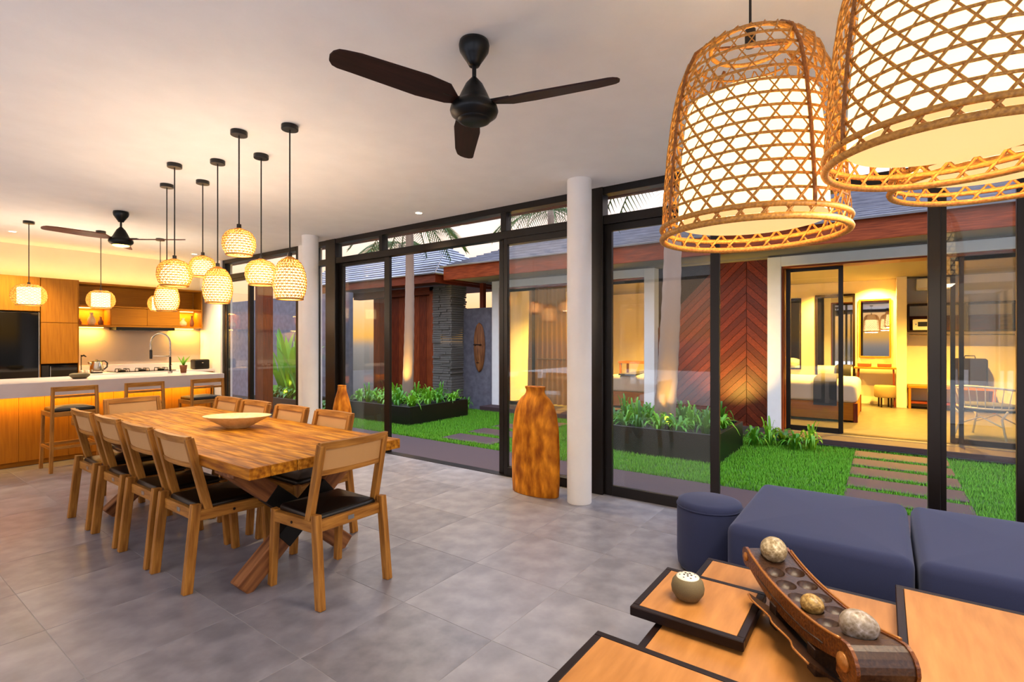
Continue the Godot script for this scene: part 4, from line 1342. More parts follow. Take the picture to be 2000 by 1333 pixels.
func build_garden() -> void:
	slab("garden_ground", Vector3(-22, -0.5, -24), Vector3(12, -0.12, -4.42), M.soil)
	slab("garden_path", Vector3(-12, -0.12, -5.38), Vector3(6, -0.05, -4.36), M.paver)
	var lawn := shell("lawn_bed", box(15.2, 0.06, 2.95, 0.002), M.lawn, Vector3(-2.4, LAWN - 0.03, -6.865))
	var beds := [Rect2(-8.35, -7.55, 1.84, 1.53), Rect2(-3.32, -7.62, 1.77, 1.37)]
	var steps := []
	for k in 5:
		steps.append(Rect2(-0.30, -8.10 + 0.53 * k, 0.93, 0.40))
	for k in 4:
		steps.append(Rect2(-5.35, -7.8 + 0.60 * k, 0.93, 0.42))
	var order := ["first", "second", "third", "fourth", "fifth"]
	var step_labels := []
	for k in 5:
		step_labels.append("brown stepping stone in lawn, %s from the lit bedroom's front step" % order[k])
	for k in 4:
		step_labels.append("brown stepping stone beyond the sliding doors, %s from the neighbouring bedroom's step" % order[k])
	for k in steps.size():
		var s: Rect2 = steps[k]
		single("stepping_stone", box(s.size.x, 0.06, s.size.y, 0.006), M.paver, step_labels[k], "stepping stone", Vector3(s.get_center().x, LAWN - 0.008, s.get_center().y), Vector3.ZERO, "stepping stones to the bedroom" if k < 5 else "stepping stones beyond the sliding doors")
	# grass
	var st := SurfaceTool.new()
	st.begin(Mesh.PRIMITIVE_TRIANGLES)
	for k in 4:
		var a := k * 1.7
		var d := Vector3(cos(a), 0, sin(a))
		var n := Vector3(-d.z, 0, d.x) * 0.0035
		var b := d * 0.008 * k
		for v in [b - n, b + n, b + d * 0.018 + Vector3(0, 0.036, 0)]:
			st.add_vertex(v)
	var tuft := done(st)
	var mm := MultiMesh.new()
	mm.transform_format = MultiMesh.TRANSFORM_3D
	mm.use_colors = true
	mm.mesh = tuft
	rng.seed = 77
	var spots := []
	while spots.size() < 60000:
		var p := Vector2(rng.randf_range(-9.9, 4.5), rng.randf_range(-8.3, -5.4))
		var ok := true
		for b in beds:
			ok = ok and not b.has_point(p)
		for b in steps:
			ok = ok and not b.grow(-0.01).has_point(p)
		if ok:
			spots.append(p)
	mm.instance_count = spots.size()
	for k in spots.size():
		var s := rng.randf_range(0.7, 1.3)
		mm.set_instance_transform(k, Transform3D(Basis(Vector3.UP, rng.randf() * TAU).scaled(Vector3(s, s, s)), Vector3(spots[k].x, LAWN, spots[k].y)))
		var g := rng.randf_range(0.75, 1.1)
		mm.set_instance_color(k, Color(g * rng.randf_range(0.85, 1.1), g, g * 0.9))
	var gm := MultiMeshInstance3D.new()
	gm.name = numbered("lawn_grass")
	gm.multimesh = mm
	gm.material_override = M.grass_blade
	add_child(gm)
	tag(gm, "short bright green lawn grass in the garden court", "grass")
	stuff(gm)
	# planters with strap-leaved plants and palms
	planter("low black planter box in front of the wooden gate doors", Vector3(-8.35, LAWN, -7.55), Vector3(-6.53, 0.27, -6.04))
	planter("low black planter box before the chevron timber wall", Vector3(-3.32, LAWN, -7.60), Vector3(-1.57, 0.29, -6.27))
	planter("black planter box with tall leafy plants beyond the far window", Vector3(-11.2, -0.12, -6.5), Vector3(-9.45, 0.22, -5.75))
	var lily := [plant_mesh(26, 0.56, 0.018, 1.2, 0.85, 5), plant_mesh(24, 0.64, 0.017, 1.3, 0.9, 6), plant_mesh(28, 0.52, 0.020, 1.1, 0.8, 7)]
	rng.seed = 21
	for row in 4:
		for k in 6:
			single("strap_lily", lily[(row + k) % 3], M["leaf_%d" % [1, 0, 1][(row * 2 + k) % 3]], "bright green strap-leaved plant in planter before the gate doors", "plant", Vector3(-8.15 + 0.285 * k + rng.randf_range(-0.05, 0.05), 0.20, -7.3 + 0.35 * row + rng.randf_range(-0.05, 0.05)), Vector3(0, rng.randf() * TAU, 0), "plants in the gate planter")
	for row in 4:
		for k in 6:
			single("strap_lily", lily[(row + 2 * k) % 3], M["leaf_%d" % [1, 0, 2][(row + k) % 3]], "green strap-leaved plant in planter before the chevron timber wall", "plant", Vector3(-3.12 + 0.27 * k + rng.randf_range(-0.05, 0.05), 0.20, -7.4 + 0.32 * row + rng.randf_range(-0.05, 0.05)), Vector3(0, rng.randf() * TAU, 0), "plants in the timber wall planter")
	for k in 5:
		single("strap_lily", lily[k % 3], M["leaf_%d" % (k % 3)], "green strap-leaved plant growing in lawn edge beside the black planter", "plant", Vector3(-1.45 + 0.17 * k, LAWN, -7.7 - 0.12 * (k % 3)), Vector3(0, k * 1.3, 0), "plants at the timber wall foot")
	for k in 4:
		single("strap_lily", lily[k % 3], M["leaf_%d" % (k % 3)], "green strap-leaved plant at the foot of the grey mask wall", "plant", Vector3(-7.48 + 0.13 * k, LAWN, -8.05 - 0.1 * (k % 2)), Vector3(0, k * 1.9, 0), "plants below the mask")
	var tall := plant_mesh(9, 1.7, 0.075, 1.2, 0.45, 41)
	var bush := plant_mesh(34, 0.55, 0.05, 1.1, 0.8, 42)
	for k in 3:
		single("tall_leafy_plant", tall, M["leaf_%d" % (k % 2)], "tall broad-leaved plant in the far black planter", "plant", Vector3(-10.75 + 0.5 * k, 0.17, -6.2 + 0.1 * k), Vector3(0, k * 2.1, 0), "tall plants in the far planter")
	for k in 5:
		single("leafy_bush", bush, M["leaf_%d" % (k % 3)], "low broad-leaved bush in the far black planter", "plant", Vector3(-10.95 + 0.32 * k, 0.17, -5.95), Vector3(0, k * 1.1, 0), "bushes in the far planter")
	for k in 2:
		single("leafy_bush", bush, M.leaf_2, "low broad-leaved bush on the lawn edge beyond the sliding glass", "plant", Vector3(-9.1 + 0.1 * k, LAWN, -6.1 - 0.9 * k), Vector3(0, k * 2.5, 0), "bushes by the lawn edge")
	palm("palm with pale trunk in planter before the wooden gate", Vector3(-7.42, 0.2, -6.8), Vector3(-7.5, 3.75, -6.95), 0.085, 13, 1.3, 3)
	palm("palm with ringed trunk in planter before the chevron timber wall", Vector3(-2.45, 0.2, -6.95), Vector3(-2.30, 4.0, -6.9), 0.115, 13, 1.6, 4)
	palm("palm rising behind the bedroom roof", Vector3(-8.3, -0.12, -13.5), Vector3(-8.3, 5.4, -13.5), 0.12, 14, 2.2, 9)
	palm("palm rising far behind the gate roof", Vector3(-14.5, -0.12, -13.0), Vector3(-14.5, 5.0, -13.0), 0.12, 14, 2.2, 12)
	# garden spotlights at the plants
	var sp := [[Vector3(-2.25, 0.23, -6.5), Vector3(-2.42, 1.4, -6.95), "small black garden spotlight at the ringed palm"], [Vector3(-7.2, 0.23, -6.4), Vector3(-7.44, 2.6, -6.85), "small black garden spotlight at the pale palm"], [Vector3(-10.1, 0.2, -5.85), Vector3(-10.3, 1.3, -6.25), "small black garden spotlight among the tall leafy plants"], [Vector3(-2.0, 0.23, -7.5), Vector3(-2.0, 1.2, -8.6), "small black garden spotlight at the chevron timber wall"]]
	for s in sp:
		var g := thing("garden_spotlight", s[2], "spotlight", s[0])
		part(g, "stake", rod(0.008, 0.06), M.black_metal, Vector3(0, -0.03, 0))
		var dir: Vector3 = (s[1] - s[0]).normalized()
		var head := part(g, "head", rod(0.028, 0.07, 16), M.black_metal, Vector3(0, 0.03, 0))
		head.basis = Basis(Quaternion(Vector3.UP, dir))
		var lens := part(g, "light_lens", rod(0.024, 0.004, 16), M.led_warm, Vector3(0, 0.03, 0) + dir * 0.07)
		lens.basis = head.basis
		nest(head, lens)
		spot(s[0] + Vector3(0, 0.03, 0) + dir * 0.085, s[1], 2.2, Color(1.0, 0.8, 0.35), 40.0)
	# boundary on the far left, with a timber post
	var bw := setting("wall_boundary")
	block(bw, "wall", Vector3(-16, -0.12, -7.3), Vector3(-9.75, 2.5, -7.1), M.grey_wall)
	var post := thing("timber_post", "red-brown timber post outside the far window", "post", Vector3(-9.78, -0.12, -5.25))
	part(post, "shaft", box(0.30, 2.95, 0.20, 0.006), M.teak_y, Vector3(0, 1.475, 0))
	part(post, "foot", box(0.34, 0.12, 0.24, 0.006), M.planter_black, Vector3(0, 0.06, 0))

# ------------------------------------------------------------------ buildings across the court
func roof_plane(o: Node, eave_a: Vector3, eave_b: Vector3, ridge_a: Vector3, ridge_b: Vector3, courses: int) -> void:
	# slate courses from eave to ridge, each lapping over the one below
	for k in courses:
		var t0 := float(k) / courses
		var t1 := minf(1.0, float(k + 1.15) / courses)
		var a := eave_a.lerp(ridge_a, t0)
		var b := eave_b.lerp(ridge_b, t0)
		var c := eave_b.lerp(ridge_b, t1)
		var d := eave_a.lerp(ridge_a, t1)
		var n := (b - a).cross(d - a)
		if n.length() < 1e-6:
			n = (b - a).cross(c - a)
		n = n.normalized()
		if n.y < 0:
			n = -n
		var lift := n * 0.028
		var st := begin()
		var q := [a + lift * 0.4, b + lift * 0.4, c, d]
		var u := [a + lift * 1.5, b + lift * 1.5, c + lift * 0.5, d + lift * 0.5]
		var mid: Vector3 = (q[0] + q[1] + q[2] + q[3] + u[0] + u[1] + u[2] + u[3]) / 8.0
		face(st, u, mid)
		face(st, q, mid)
		for i in 4:
			var j := (i + 1) % 4
			if (q[i] - q[j]).length() > 1e-4:
				face(st, [q[i], q[j], u[j], u[i]], mid)
		part(o, "slate_course", done(st), M.slate_a if k % 2 == 0 else M.slate_b)

func build_gate() -> void:
	var g := thing("garden_gate_house", "timber gate house with slate roof and stone pier across the court", "gate house")
	# doors of upright boards
	var dn := Node3D.new()
	dn.name = "gate_doors"
	g.add_child(dn)
	for k in 9:
		block(dn, "board", Vector3(-10.4 + 0.235 * k, 0.0, -8.45), Vector3(-10.17 + 0.235 * k, 2.45, -8.40), M.teak_y if k % 2 else M.teak_light_y)
	block(g, "post", Vector3(-8.28, -0.1, -8.45), Vector3(-8.13, 2.62, -8.25), M.teak_light_y)
	block(g, "lintel", Vector3(-11.0, 2.45, -8.45), Vector3(-8.13, 2.62, -8.25), M.teak_x)
	# pier of thin ledge stones
	var st := begin()
	rng.seed = 31
	var y := -0.1
	while y < 2.6:
		var h := rng.randf_range(0.035, 0.065)
		var x := -8.13
		while x < -7.60:
			var w := minf(rng.randf_range(0.16, 0.34), -7.56 - x)
			add_box(st, Vector3(w - 0.006, h - 0.006, 0.5), Vector3(x + w / 2.0, y + h / 2.0, -8.45 + rng.randf_range(-0.012, 0.015)), 0.004)
			x += w
		y += h
	var pier := part(g, "stone_pier", done(st), M.ledge_stone)
	stuff(pier)
	# roof
	var ey := 2.66
	block(g, "fascia", Vector3(-12.5, ey - 0.04, -7.72), Vector3(-7.52, ey + 0.165, -7.66), M.teak_x)
	block(g, "fascia", Vector3(-7.58, ey - 0.04, -10.3), Vector3(-7.52, ey + 0.165, -7.72), M.teak_z)
	block(g, "soffit", Vector3(-12.5, ey, -10.3), Vector3(-7.58, ey + 0.03, -7.72), M.teak_light_x)
	roof_plane(g, Vector3(-12.5, ey + 0.12, -7.6), Vector3(-7.48, ey + 0.12, -7.6), Vector3(-12.5, 3.66, -9.0), Vector3(-8.45, 3.66, -9.0), 12)
	roof_plane(g, Vector3(-7.48, ey + 0.12, -7.6), Vector3(-7.48, ey + 0.12, -10.4), Vector3(-8.45, 3.66, -9.0), Vector3(-8.45, 3.66, -9.0), 12)
	# grey wall with a carved mask
	var gw := setting("wall_garden_grey")
	block(gw, "wall", Vector3(-7.6, -0.12, -8.75), Vector3(-6.78, 2.12, -8.6), M.grey_wall)
	block(gw, "post", Vector3(-7.12, 2.12, -8.72), Vector3(-7.02, 2.66, -8.62), M.teak_y)
	var m := thing("carved_mask", "long carved wooden mask hanging on the grey garden wall", "mask", Vector3(-7.10, 1.26, -8.59))
	var face_st := SurfaceTool.new()
	face_st.begin(Mesh.PRIMITIVE_TRIANGLES)
	face_st.set_smooth_group(0)
	var rows := 18
	var cols := 12
	var grid := []
	for i in rows + 1:
		var v := -1.0 + 2.0 * i / rows
		var line := []
		for k in cols + 1:
			var u := -1.0 + 2.0 * k / cols
			var w := 0.155 * sqrt(maxf(0.0, 1.0 - v * v)) * (1.0 - 0.12 * v * signf(-v) * 0.0 + 0.10 * v)
			var dz := 0.075 * sqrt(maxf(0.0, 1.0 - u * u * 0.98)) * sqrt(maxf(0.0, 1.0 - v * v * 0.9))
			if absf(u) < 0.2 and v < 0.1 and v > -0.5:
				dz += 0.035
			if v > 0.02 and v < 0.16 and absf(u) > 0.2:
				dz -= 0.02
			line.append(Vector3(u * w, v * 0.54, dz))
		grid.append(line)
	for i in rows:
		for k in cols:
			var a: Vector3 = grid[i][k]
			var b: Vector3 = grid[i][k + 1]
			var c: Vector3 = grid[i + 1][k + 1]
			var d: Vector3 = grid[i + 1][k]
			for p in [a, c, b, a, d, c]:
				face_st.add_vertex(p)
	var mask_face := part(m, "face", done(face_st), M.raw_beam_y)
	nest(mask_face, part(m, "brow", box(0.22, 0.022, 0.03, 0.006), M.wenge_x, Vector3(0, 0.06, 0.075)))
	nest(mask_face, part(m, "mouth", box(0.07, 0.015, 0.02, 0.004), M.wenge_x, Vector3(0, -0.33, 0.06)))
	part(m, "backing", extrude(PackedVector2Array(ellipse(0.15, 0.53)), 0.02), M.raw_beam_y, Vector3(0, 0, 0.0))

func ellipse(a: float, b: float, n := 28) -> PackedVector2Array:
	var out := PackedVector2Array()
	for k in n:
		out.append(Vector2(cos(TAU * k / n) * a, sin(TAU * k / n) * b))
	return out

func portal(o: Node, x0: float, x1: float) -> void:
	# white rendered surround standing proud of the facade
	block(o, "white_surround", Vector3(x0, -0.1, FZ - 0.35), Vector3(x0 + 0.185, 2.67, FZ + 0.05), M.white_render, 0.006)
	block(o, "white_surround", Vector3(x1 - 0.185, -0.1, FZ - 0.35), Vector3(x1, 2.67, FZ + 0.05), M.white_render, 0.006)
	block(o, "white_surround", Vector3(x0 + 0.185, 2.525, FZ - 0.35), Vector3(x1 - 0.185, 2.67, FZ + 0.05), M.white_render, 0.006)
	block(o, "timber_lining", Vector3(x0 + 0.185, 0.05, FZ - 0.35), Vector3(x0 + 0.205, 2.525, FZ + 0.0), M.teak_light_y)
	block(o, "timber_lining", Vector3(x1 - 0.205, 0.05, FZ - 0.35), Vector3(x1 - 0.185, 2.525, FZ + 0.0), M.teak_light_y)
	block(o, "timber_lining", Vector3(x0 + 0.185, 2.50, FZ - 0.35), Vector3(x1 - 0.185, 2.525, FZ + 0.0), M.teak_light_x)

func build_bedrooms() -> void:
	var o := thing("bedroom_building", "low bedroom building with white door surrounds, timber cladding and slate roof", "building")
	var top := 2.72
	# shell
	block(o, "floor_slab", Vector3(-6.76, -0.12, -13.5), Vector3(4.4, 0.05, FZ + 0.0), M.bed_tile)
	block(o, "back_wall", Vector3(-6.76, 0.05, -13.6), Vector3(4.4, 2.9, -13.4), M.cream_paint)
	block(o, "end_wall", Vector3(-6.9, -0.12, -13.6), Vector3(-6.76, 2.9, FZ - 0.35), M.white_render)
	block(o, "end_wall", Vector3(4.4, -0.12, -13.6), Vector3(4.55, 2.9, FZ), M.white_render)
	block(o, "party_wall", Vector3(-2.95, 0.05, -13.4), Vector3(-2.80, 2.8, FZ - 0.35), M.cream_paint)
	block(o, "bedroom_ceiling", Vector3(-6.76, 2.72, -13.4), Vector3(4.4, 2.80, FZ - 0.36), M.cream_paint)
	block(o, "facade_wall", Vector3(-3.20, -0.12, FZ - 0.36), Vector3(-1.42, 2.72, FZ - 0.16), M.wenge_x)
	block(o, "facade_wall", Vector3(-6.9, 2.67, FZ - 0.36), Vector3(4.4, 2.72, FZ - 0.0), M.soffit_grey)
	portal(o, -6.77, -3.20)
	portal(o, -1.43, 4.4)
	# chevron boards between the two rooms
	var spine := -1.76
	for side in 2:
		var x0: float = -3.20 if side == 0 else spine + 0.004
		var x1: float = spine - 0.004 if side == 0 else -1.44
		var dirx := 1.0 if side == 0 else -1.0
		var col := PackedVector2Array([Vector2(x0, -0.1), Vector2(x1, -0.1), Vector2(x1, 2.67), Vector2(x0, 2.67)])
		for k in range(-13, 24):
			var yb := 0.128 * k          # height of the board's lower edge at the spine
			var run := 2.2
			var p := PackedVector2Array([Vector2(spine, yb), Vector2(spine, yb + 0.121), Vector2(spine - dirx * run, yb + 0.121 - run), Vector2(spine - dirx * run, yb - run)])
			for piece in Geometry2D.intersect_polygons(p, col):
				var b := part(o, "cladding_board", extrude(piece, 0.022), [M.clad_a, M.clad_b, M.clad_c][(k + 20 + side) % 3], Vector3(0, 0, FZ - 0.145))
				b.position.z += 0.003 * (k % 2)
	# terrace step in front of the rooms
	block(o, "front_step", Vector3(-1.45, -0.1, FZ), Vector3(4.5, 0.045, FZ + 0.42), M.paver)
	block(o, "step_base", Vector3(-1.45, -0.12, FZ + 0.0), Vector3(4.5, -0.02, FZ + 0.46), M.planter_black)
	block(o, "front_step", Vector3(-6.8, -0.1, FZ), Vector3(-3.2, 0.045, FZ + 0.42), M.paver)
	# eaves and roof
	block(o, "soffit", Vector3(-7.35, 2.70, -13.9), Vector3(5.2, 2.73, -7.84), M.soffit_grey)
	block(o, "fascia", Vector3(-7.40, 2.665, -7.84), Vector3(5.2, 2.95, -7.78), M.teak_light_x)
	block(o, "fascia", Vector3(-7.40, 2.665, -13.9), Vector3(-7.35, 2.95, -7.84), M.teak_z)
	roof_plane(o, Vector3(-7.45, 2.91, -7.72), Vector3(5.2, 2.91, -7.72), Vector3(-4.9, 4.25, -10.9), Vector3(5.2, 4.25, -10.9), 26)
	roof_plane(o, Vector3(-7.45, 2.91, -7.72), Vector3(-7.45, 2.91, -14.1), Vector3(-4.9, 4.25, -10.9), Vector3(-4.9, 4.25, -10.9), 26)
	# sliding doors of the right-hand room
	var d := setting("door_2")
	sash(d, -1.21, -0.47, 0.05, 2.50, FZ - 0.22, 0.06, 0.07)
	sash(d, 0.72, 2.2, 0.05, 2.50, FZ - 0.26, 0.05, 0.07)
	sash(d, 0.80, 2.35, 0.05, 2.50, FZ - 0.20, 0.05, 0.07)
	block(d, "track", Vector3(-1.22, 0.045, FZ - 0.30), Vector3(4.2, 0.056, FZ - 0.16), M.bronze)
	sash(d, 2.3, 4.19, 0.05, 2.50, FZ - 0.14, 0.05, 0.07)
	var d3 := setting("door_3")
	sash(d3, -6.56, -5.85, 0.05, 2.50, FZ - 0.22, 0.06, 0.07)
	sash(d3, -4.95, -3.41, 0.05, 2.50, FZ - 0.20, 0.05, 0.07)
	sash(d3, -5.02, -4.2, 0.05, 2.50, FZ - 0.26, 0.05, 0.07)
	build_bedroom_one()
	build_bedroom_two()

func bedroom_light(p: Vector3, label: String, energy: float) -> void:
	var l := thing("bedroom_downlight", label, "downlight", p)
	part(l, "rim", lathe([Vector2(0.034, -0.002), Vector2(0.05, -0.006), Vector2(0.052, 0.0)], 20), M.white_paint)
	part(l, "light_disc", lathe([Vector2(0.0, -0.003), Vector2(0.034, -0.003)], 16), M.downlight_glow)
	spot(p + Vector3(0, -0.03, 0), p + Vector3(0, -2, 0), energy * 2.6, WARMER, 66.0, 0.05)

func drape(width: float, height: float, folds: int, depth: float) -> ArrayMesh:
	var st := SurfaceTool.new()
	st.begin(Mesh.PRIMITIVE_TRIANGLES)
	st.set_smooth_group(0)
	var n := folds * 8
	for j in 6:
		for i in n:
			var q := []
			for c in [[i, j], [i + 1, j], [i + 1, j + 1], [i, j + 1]]:
				var u := float(c[0]) / n
				var v := float(c[1]) / 6.0
				q.append(Vector3((u - 0.5) * width * (1.0 + 0.12 * (1.0 - v)), v * height, sin(u * TAU * folds) * depth * (1.1 - 0.3 * v)))
			for p in [q[0], q[2], q[1], q[0], q[3], q[2]]:
				st.add_vertex(p)
	return done(st)

func build_bedroom_one() -> void:
	for q in [[Vector3(-1.0, 2.72, -12.9), "small downlight over the bathroom opening in the bedroom", 5.0], [Vector3(-0.15, 2.72, -13.05), "small downlight over the bedroom dressing mirror", 5.0], [Vector3(0.30, 2.72, -10.6), "small downlight in the middle of the bedroom ceiling", 7.0], [Vector3(1.0, 2.72, -11.5), "small downlight before the bedroom wardrobe niche", 7.0], [Vector3(-1.6, 2.72, -11.0), "small downlight over the white bed", 5.0]]:
		bedroom_light(q[0], q[1], q[2])
	# bathroom opening with frame, seen beside the bed
	var w := setting("window_5")
	block(w, "frame", Vector3(-1.82, 0.75, -13.4), Vector3(-1.52, 2.38, -13.37), M.wenge_y)
	block(w, "pane", Vector3(-1.79, 0.79, -13.37), Vector3(-1.55, 2.34, -13.36), M.mirror, 0.0005)
	var m1 := thing("wall_mirror", "large dark framed mirror on bedroom wall behind the bed", "mirror", Vector3(-0.866, 1.49, -13.38))
	part(m1, "glass", box(0.68, 1.80, 0.012, 0.001), M.mirror, Vector3(0, 0, 0.004))
	for s in [-1, 1]:
		part(m1, "frame", box(0.045, 1.88, 0.035), M.wenge_y, Vector3(0.352 * s, 0, 0.01))
		part(m1, "frame", box(0.66, 0.045, 0.035), M.wenge_x, Vector3(0, 0.918 * s, 0.01))
	var m2 := thing("dressing_mirror", "rectangular mirror with pale frame above the dressing shelf", "mirror", Vector3(-0.145, 1.67, -13.38))
	part(m2, "glass", box(0.50, 1.19, 0.012, 0.001), M.mirror, Vector3(0, 0, 0.004))
	for s in [-1, 1]:
		part(m2, "frame", box(0.03, 1.25, 0.03), M.honey_y, Vector3(0.265 * s, 0, 0.01))
		part(m2, "frame", box(0.50, 0.03, 0.03), M.honey_x, Vector3(0, 0.61 * s, 0.01))
	var dt := thing("dressing_table", "slim wooden dressing table under the bedroom mirror", "dressing table", Vector3(-0.14, 0.05, -13.15))
	part(dt, "top", box(0.72, 0.035, 0.45), M.honey_x, Vector3(0, 0.79, 0))
	beam(dt, "leg", Vector3(-0.33, 0, 0.19), Vector3(-0.28, 0.775, 0.15), 0.03, 0.03, M.teak_z)
	beam(dt, "leg", Vector3(-0.33, 0, -0.19), Vector3(-0.28, 0.775, -0.15), 0.03, 0.03, M.teak_z)
	beam(dt, "leg", Vector3(0.33, 0, 0.19), Vector3(0.31, 0.775, 0.15), 0.03, 0.03, M.teak_z)
	for q in [[-0.32, "low brown woven tray on the dressing table beside the mirror edge"], [0.02, "small brown box on the dressing table near the white pier"]]:
		single("woven_tray", box(0.24, 0.08, 0.16, 0.012), M.clay, q[1], "tray", Vector3(q[0], 0.899, -13.1))
	var ds := thing("dressing_stool", "round beige upholstered stool under the dressing table", "stool", Vector3(0.03, 0.05, -12.95))
	part(ds, "seat", lathe([Vector2(0, 0.20), Vector2(0.17, 0.20), Vector2(0.185, 0.22), Vector2(0.185, 0.42), Vector2(0.17, 0.445), Vector2(0, 0.45)], 28), M.curtain)
	for k in 4:
		var a := TAU * k / 4.0 + 0.5
		part(ds, "leg", rod(0.014, 0.20), M.wenge_y, Vector3(cos(a) * 0.12, 0, sin(a) * 0.12))
	slab("wall_pier", Vector3(0.217, 0.05, -13.4), Vector3(0.385, 2.72, -13.0), M.cream_paint)
	# wardrobe niche
	var sh := thing("wardrobe_shelf", "dark wood wardrobe shelf with hanging rail in bedroom niche", "shelf", Vector3(1.2, 1.60, -13.2))
	part(sh, "board", box(1.6, 0.03, 0.4), M.wenge_x, Vector3(0, 0, 0))
	part(sh, "board", box(1.6, 0.03, 0.4), M.wenge_x, Vector3(0, 0.53, 0))
	part(sh, "back", box(1.6, 0.30, 0.02), M.teak_x, Vector3(0.0, 0.16, -0.18))
	for x in [-0.785, 0.1, 0.785]:
		part(sh, "upright", box(0.03, 0.5, 0.4), M.wenge_y, Vector3(x, 0.265, 0))
	part(sh, "hanging_rail", rod(0.012, 1.55), M.steel, Vector3(0.775, -0.08, 0.05), Vector3(0, 0, PI / 2))
	var safe := thing("wall_safe", "small cream safe on the wardrobe shelf", "safe", Vector3(0.66, 1.615, -13.15))
	part(safe, "body", box(0.36, 0.22, 0.28, 0.008), M.ac_white, Vector3(0, 0.11, 0))
	part(safe, "keypad", box(0.2, 0.09, 0.006), M.black_plastic, Vector3(0.0, 0.12, 0.142))
	part(safe, "knob", rod(0.014, 0.02), M.steel, Vector3(-0.13, 0.12, 0.14), Vector3(PI / 2, 0, 0))
	var ac := thing("air_conditioner", "white wall air conditioner above the wardrobe niche", "air conditioner", Vector3(0.84, 2.42, -13.3))
	part(ac, "case", cushion(0.60, 0.25, 0.20, 0.03, 0.0), M.ac_white)
	part(ac, "louvre", box(0.54, 0.03, 0.02), M.ceramic, Vector3(0, 0.035, 0.10))
	var be := thing("luggage_bench", "low wooden luggage bench in the bedroom niche", "bench", Vector3(1.05, 0.05, -13.15))
	part(be, "top", box(1.3, 0.05, 0.45), M.honey_x, Vector3(0, 0.44, 0))
	part(be, "shelf", box(1.24, 0.03, 0.42), M.teak_x, Vector3(0, 0.12, 0))
	for x in [-0.62, 0.62]:
		part(be, "side", box(0.04, 0.42, 0.43), M.honey_y, Vector3(x, 0.21, 0))
	var ls := thing("luggage_case", "dark brown upright case standing on the bedroom bench", "case", Vector3(1.35, 0.515, -13.15))
	part(ls, "body", box(0.5, 0.55, 0.22, 0.03), M.wenge_y, Vector3(0, 0.275, 0))
	part(ls, "handle", tube([Vector3(-0.08, 0.55, 0), Vector3(-0.07, 0.6, 0), Vector3(0.07, 0.6, 0), Vector3(0.08, 0.55, 0)], 0.01, 6), M.black_plastic)
	# bed
	var b := thing("bed", "wide bed with wooden base and white bedding in the lit bedroom", "bed", Vector3(-1.33, 0.05, -11.05))
	part(b, "base", box(1.95, 0.30, 1.7, 0.008), M.honey_x, Vector3(0, 0.17, 0))
	for s in [[-1, -1], [1, -1], [-1, 1], [1, 1]]:
		part(b, "leg", box(0.06, 0.32, 0.06), M.teak_y, Vector3(0.96 * s[0], 0.16, 0.84 * s[1]))
	part(b, "mattress", cushion(1.98, 0.36, 1.74, 0.10, 0.03), M.linen, Vector3(0, 0.31, 0))
	part(b, "headboard", box(0.06, 0.9, 1.8), M.teak_z, Vector3(-1.02, 0.55, 0))
	for s in [-1, 1]:
		part(b, "pillow", cushion(0.42, 0.14, 0.62, 0.06, 0.05), M.linen, Vector3(-0.72, 0.69, 0.42 * s))
	var ru := thing("bed_runner", "dark blue grey runner across the foot of the bed", "bed runner", Vector3(-0.80, 0.05, -11.05))
	var strip := SurfaceTool.new()
	strip.begin(Mesh.PRIMITIVE_TRIANGLES)
	strip.set_smooth_group(0)
	var line := [Vector2(0.905, 0.26), Vector2(0.903, 0.55), Vector2(0.88, 0.66), Vector2(0.78, 0.705), Vector2(0.4, 0.72), Vector2(0.0, 0.725), Vector2(-0.4, 0.72), Vector2(-0.78, 0.705), Vector2(-0.88, 0.66), Vector2(-0.903, 0.55), Vector2(-0.905, 0.36)]
	for s in [0.0, 0.014]:
		for i in line.size() - 1:
			var p: Vector2 = line[i] + (line[i].normalized() * s)
			var q: Vector2 = line[i + 1] + (line[i + 1].normalized() * s)
			for v in [Vector3(-0.17, p.y, p.x), Vector3(0.17, q.y, q.x), Vector3(0.17, p.y, p.x), Vector3(-0.17, p.y, p.x), Vector3(-0.17, q.y, q.x), Vector3(0.17, q.y, q.x)]:
				strip.add_vertex(v)
	part(ru, "cloth", done(strip), M.runner)
	# white rattan chair and curtain at the right
	rattan_chair("white rattan armchair inside the bedroom's sliding doors", Vector3(1.20, 0.05, -9.75), -0.5, 1.0)
	var cu := thing("bedroom_curtain", "grey curtain gathered at the side of the bedroom doors", "curtain", Vector3(1.72, 0.07, -9.15))
	part(cu, "cloth", drape(0.55, 2.5, 6, 0.04), M.curtain_grey)
	part(cu, "tie_back", tube(oval_pts(0.29, 0.06, 0.95, 20), 0.012, 6, true), M.curtain)

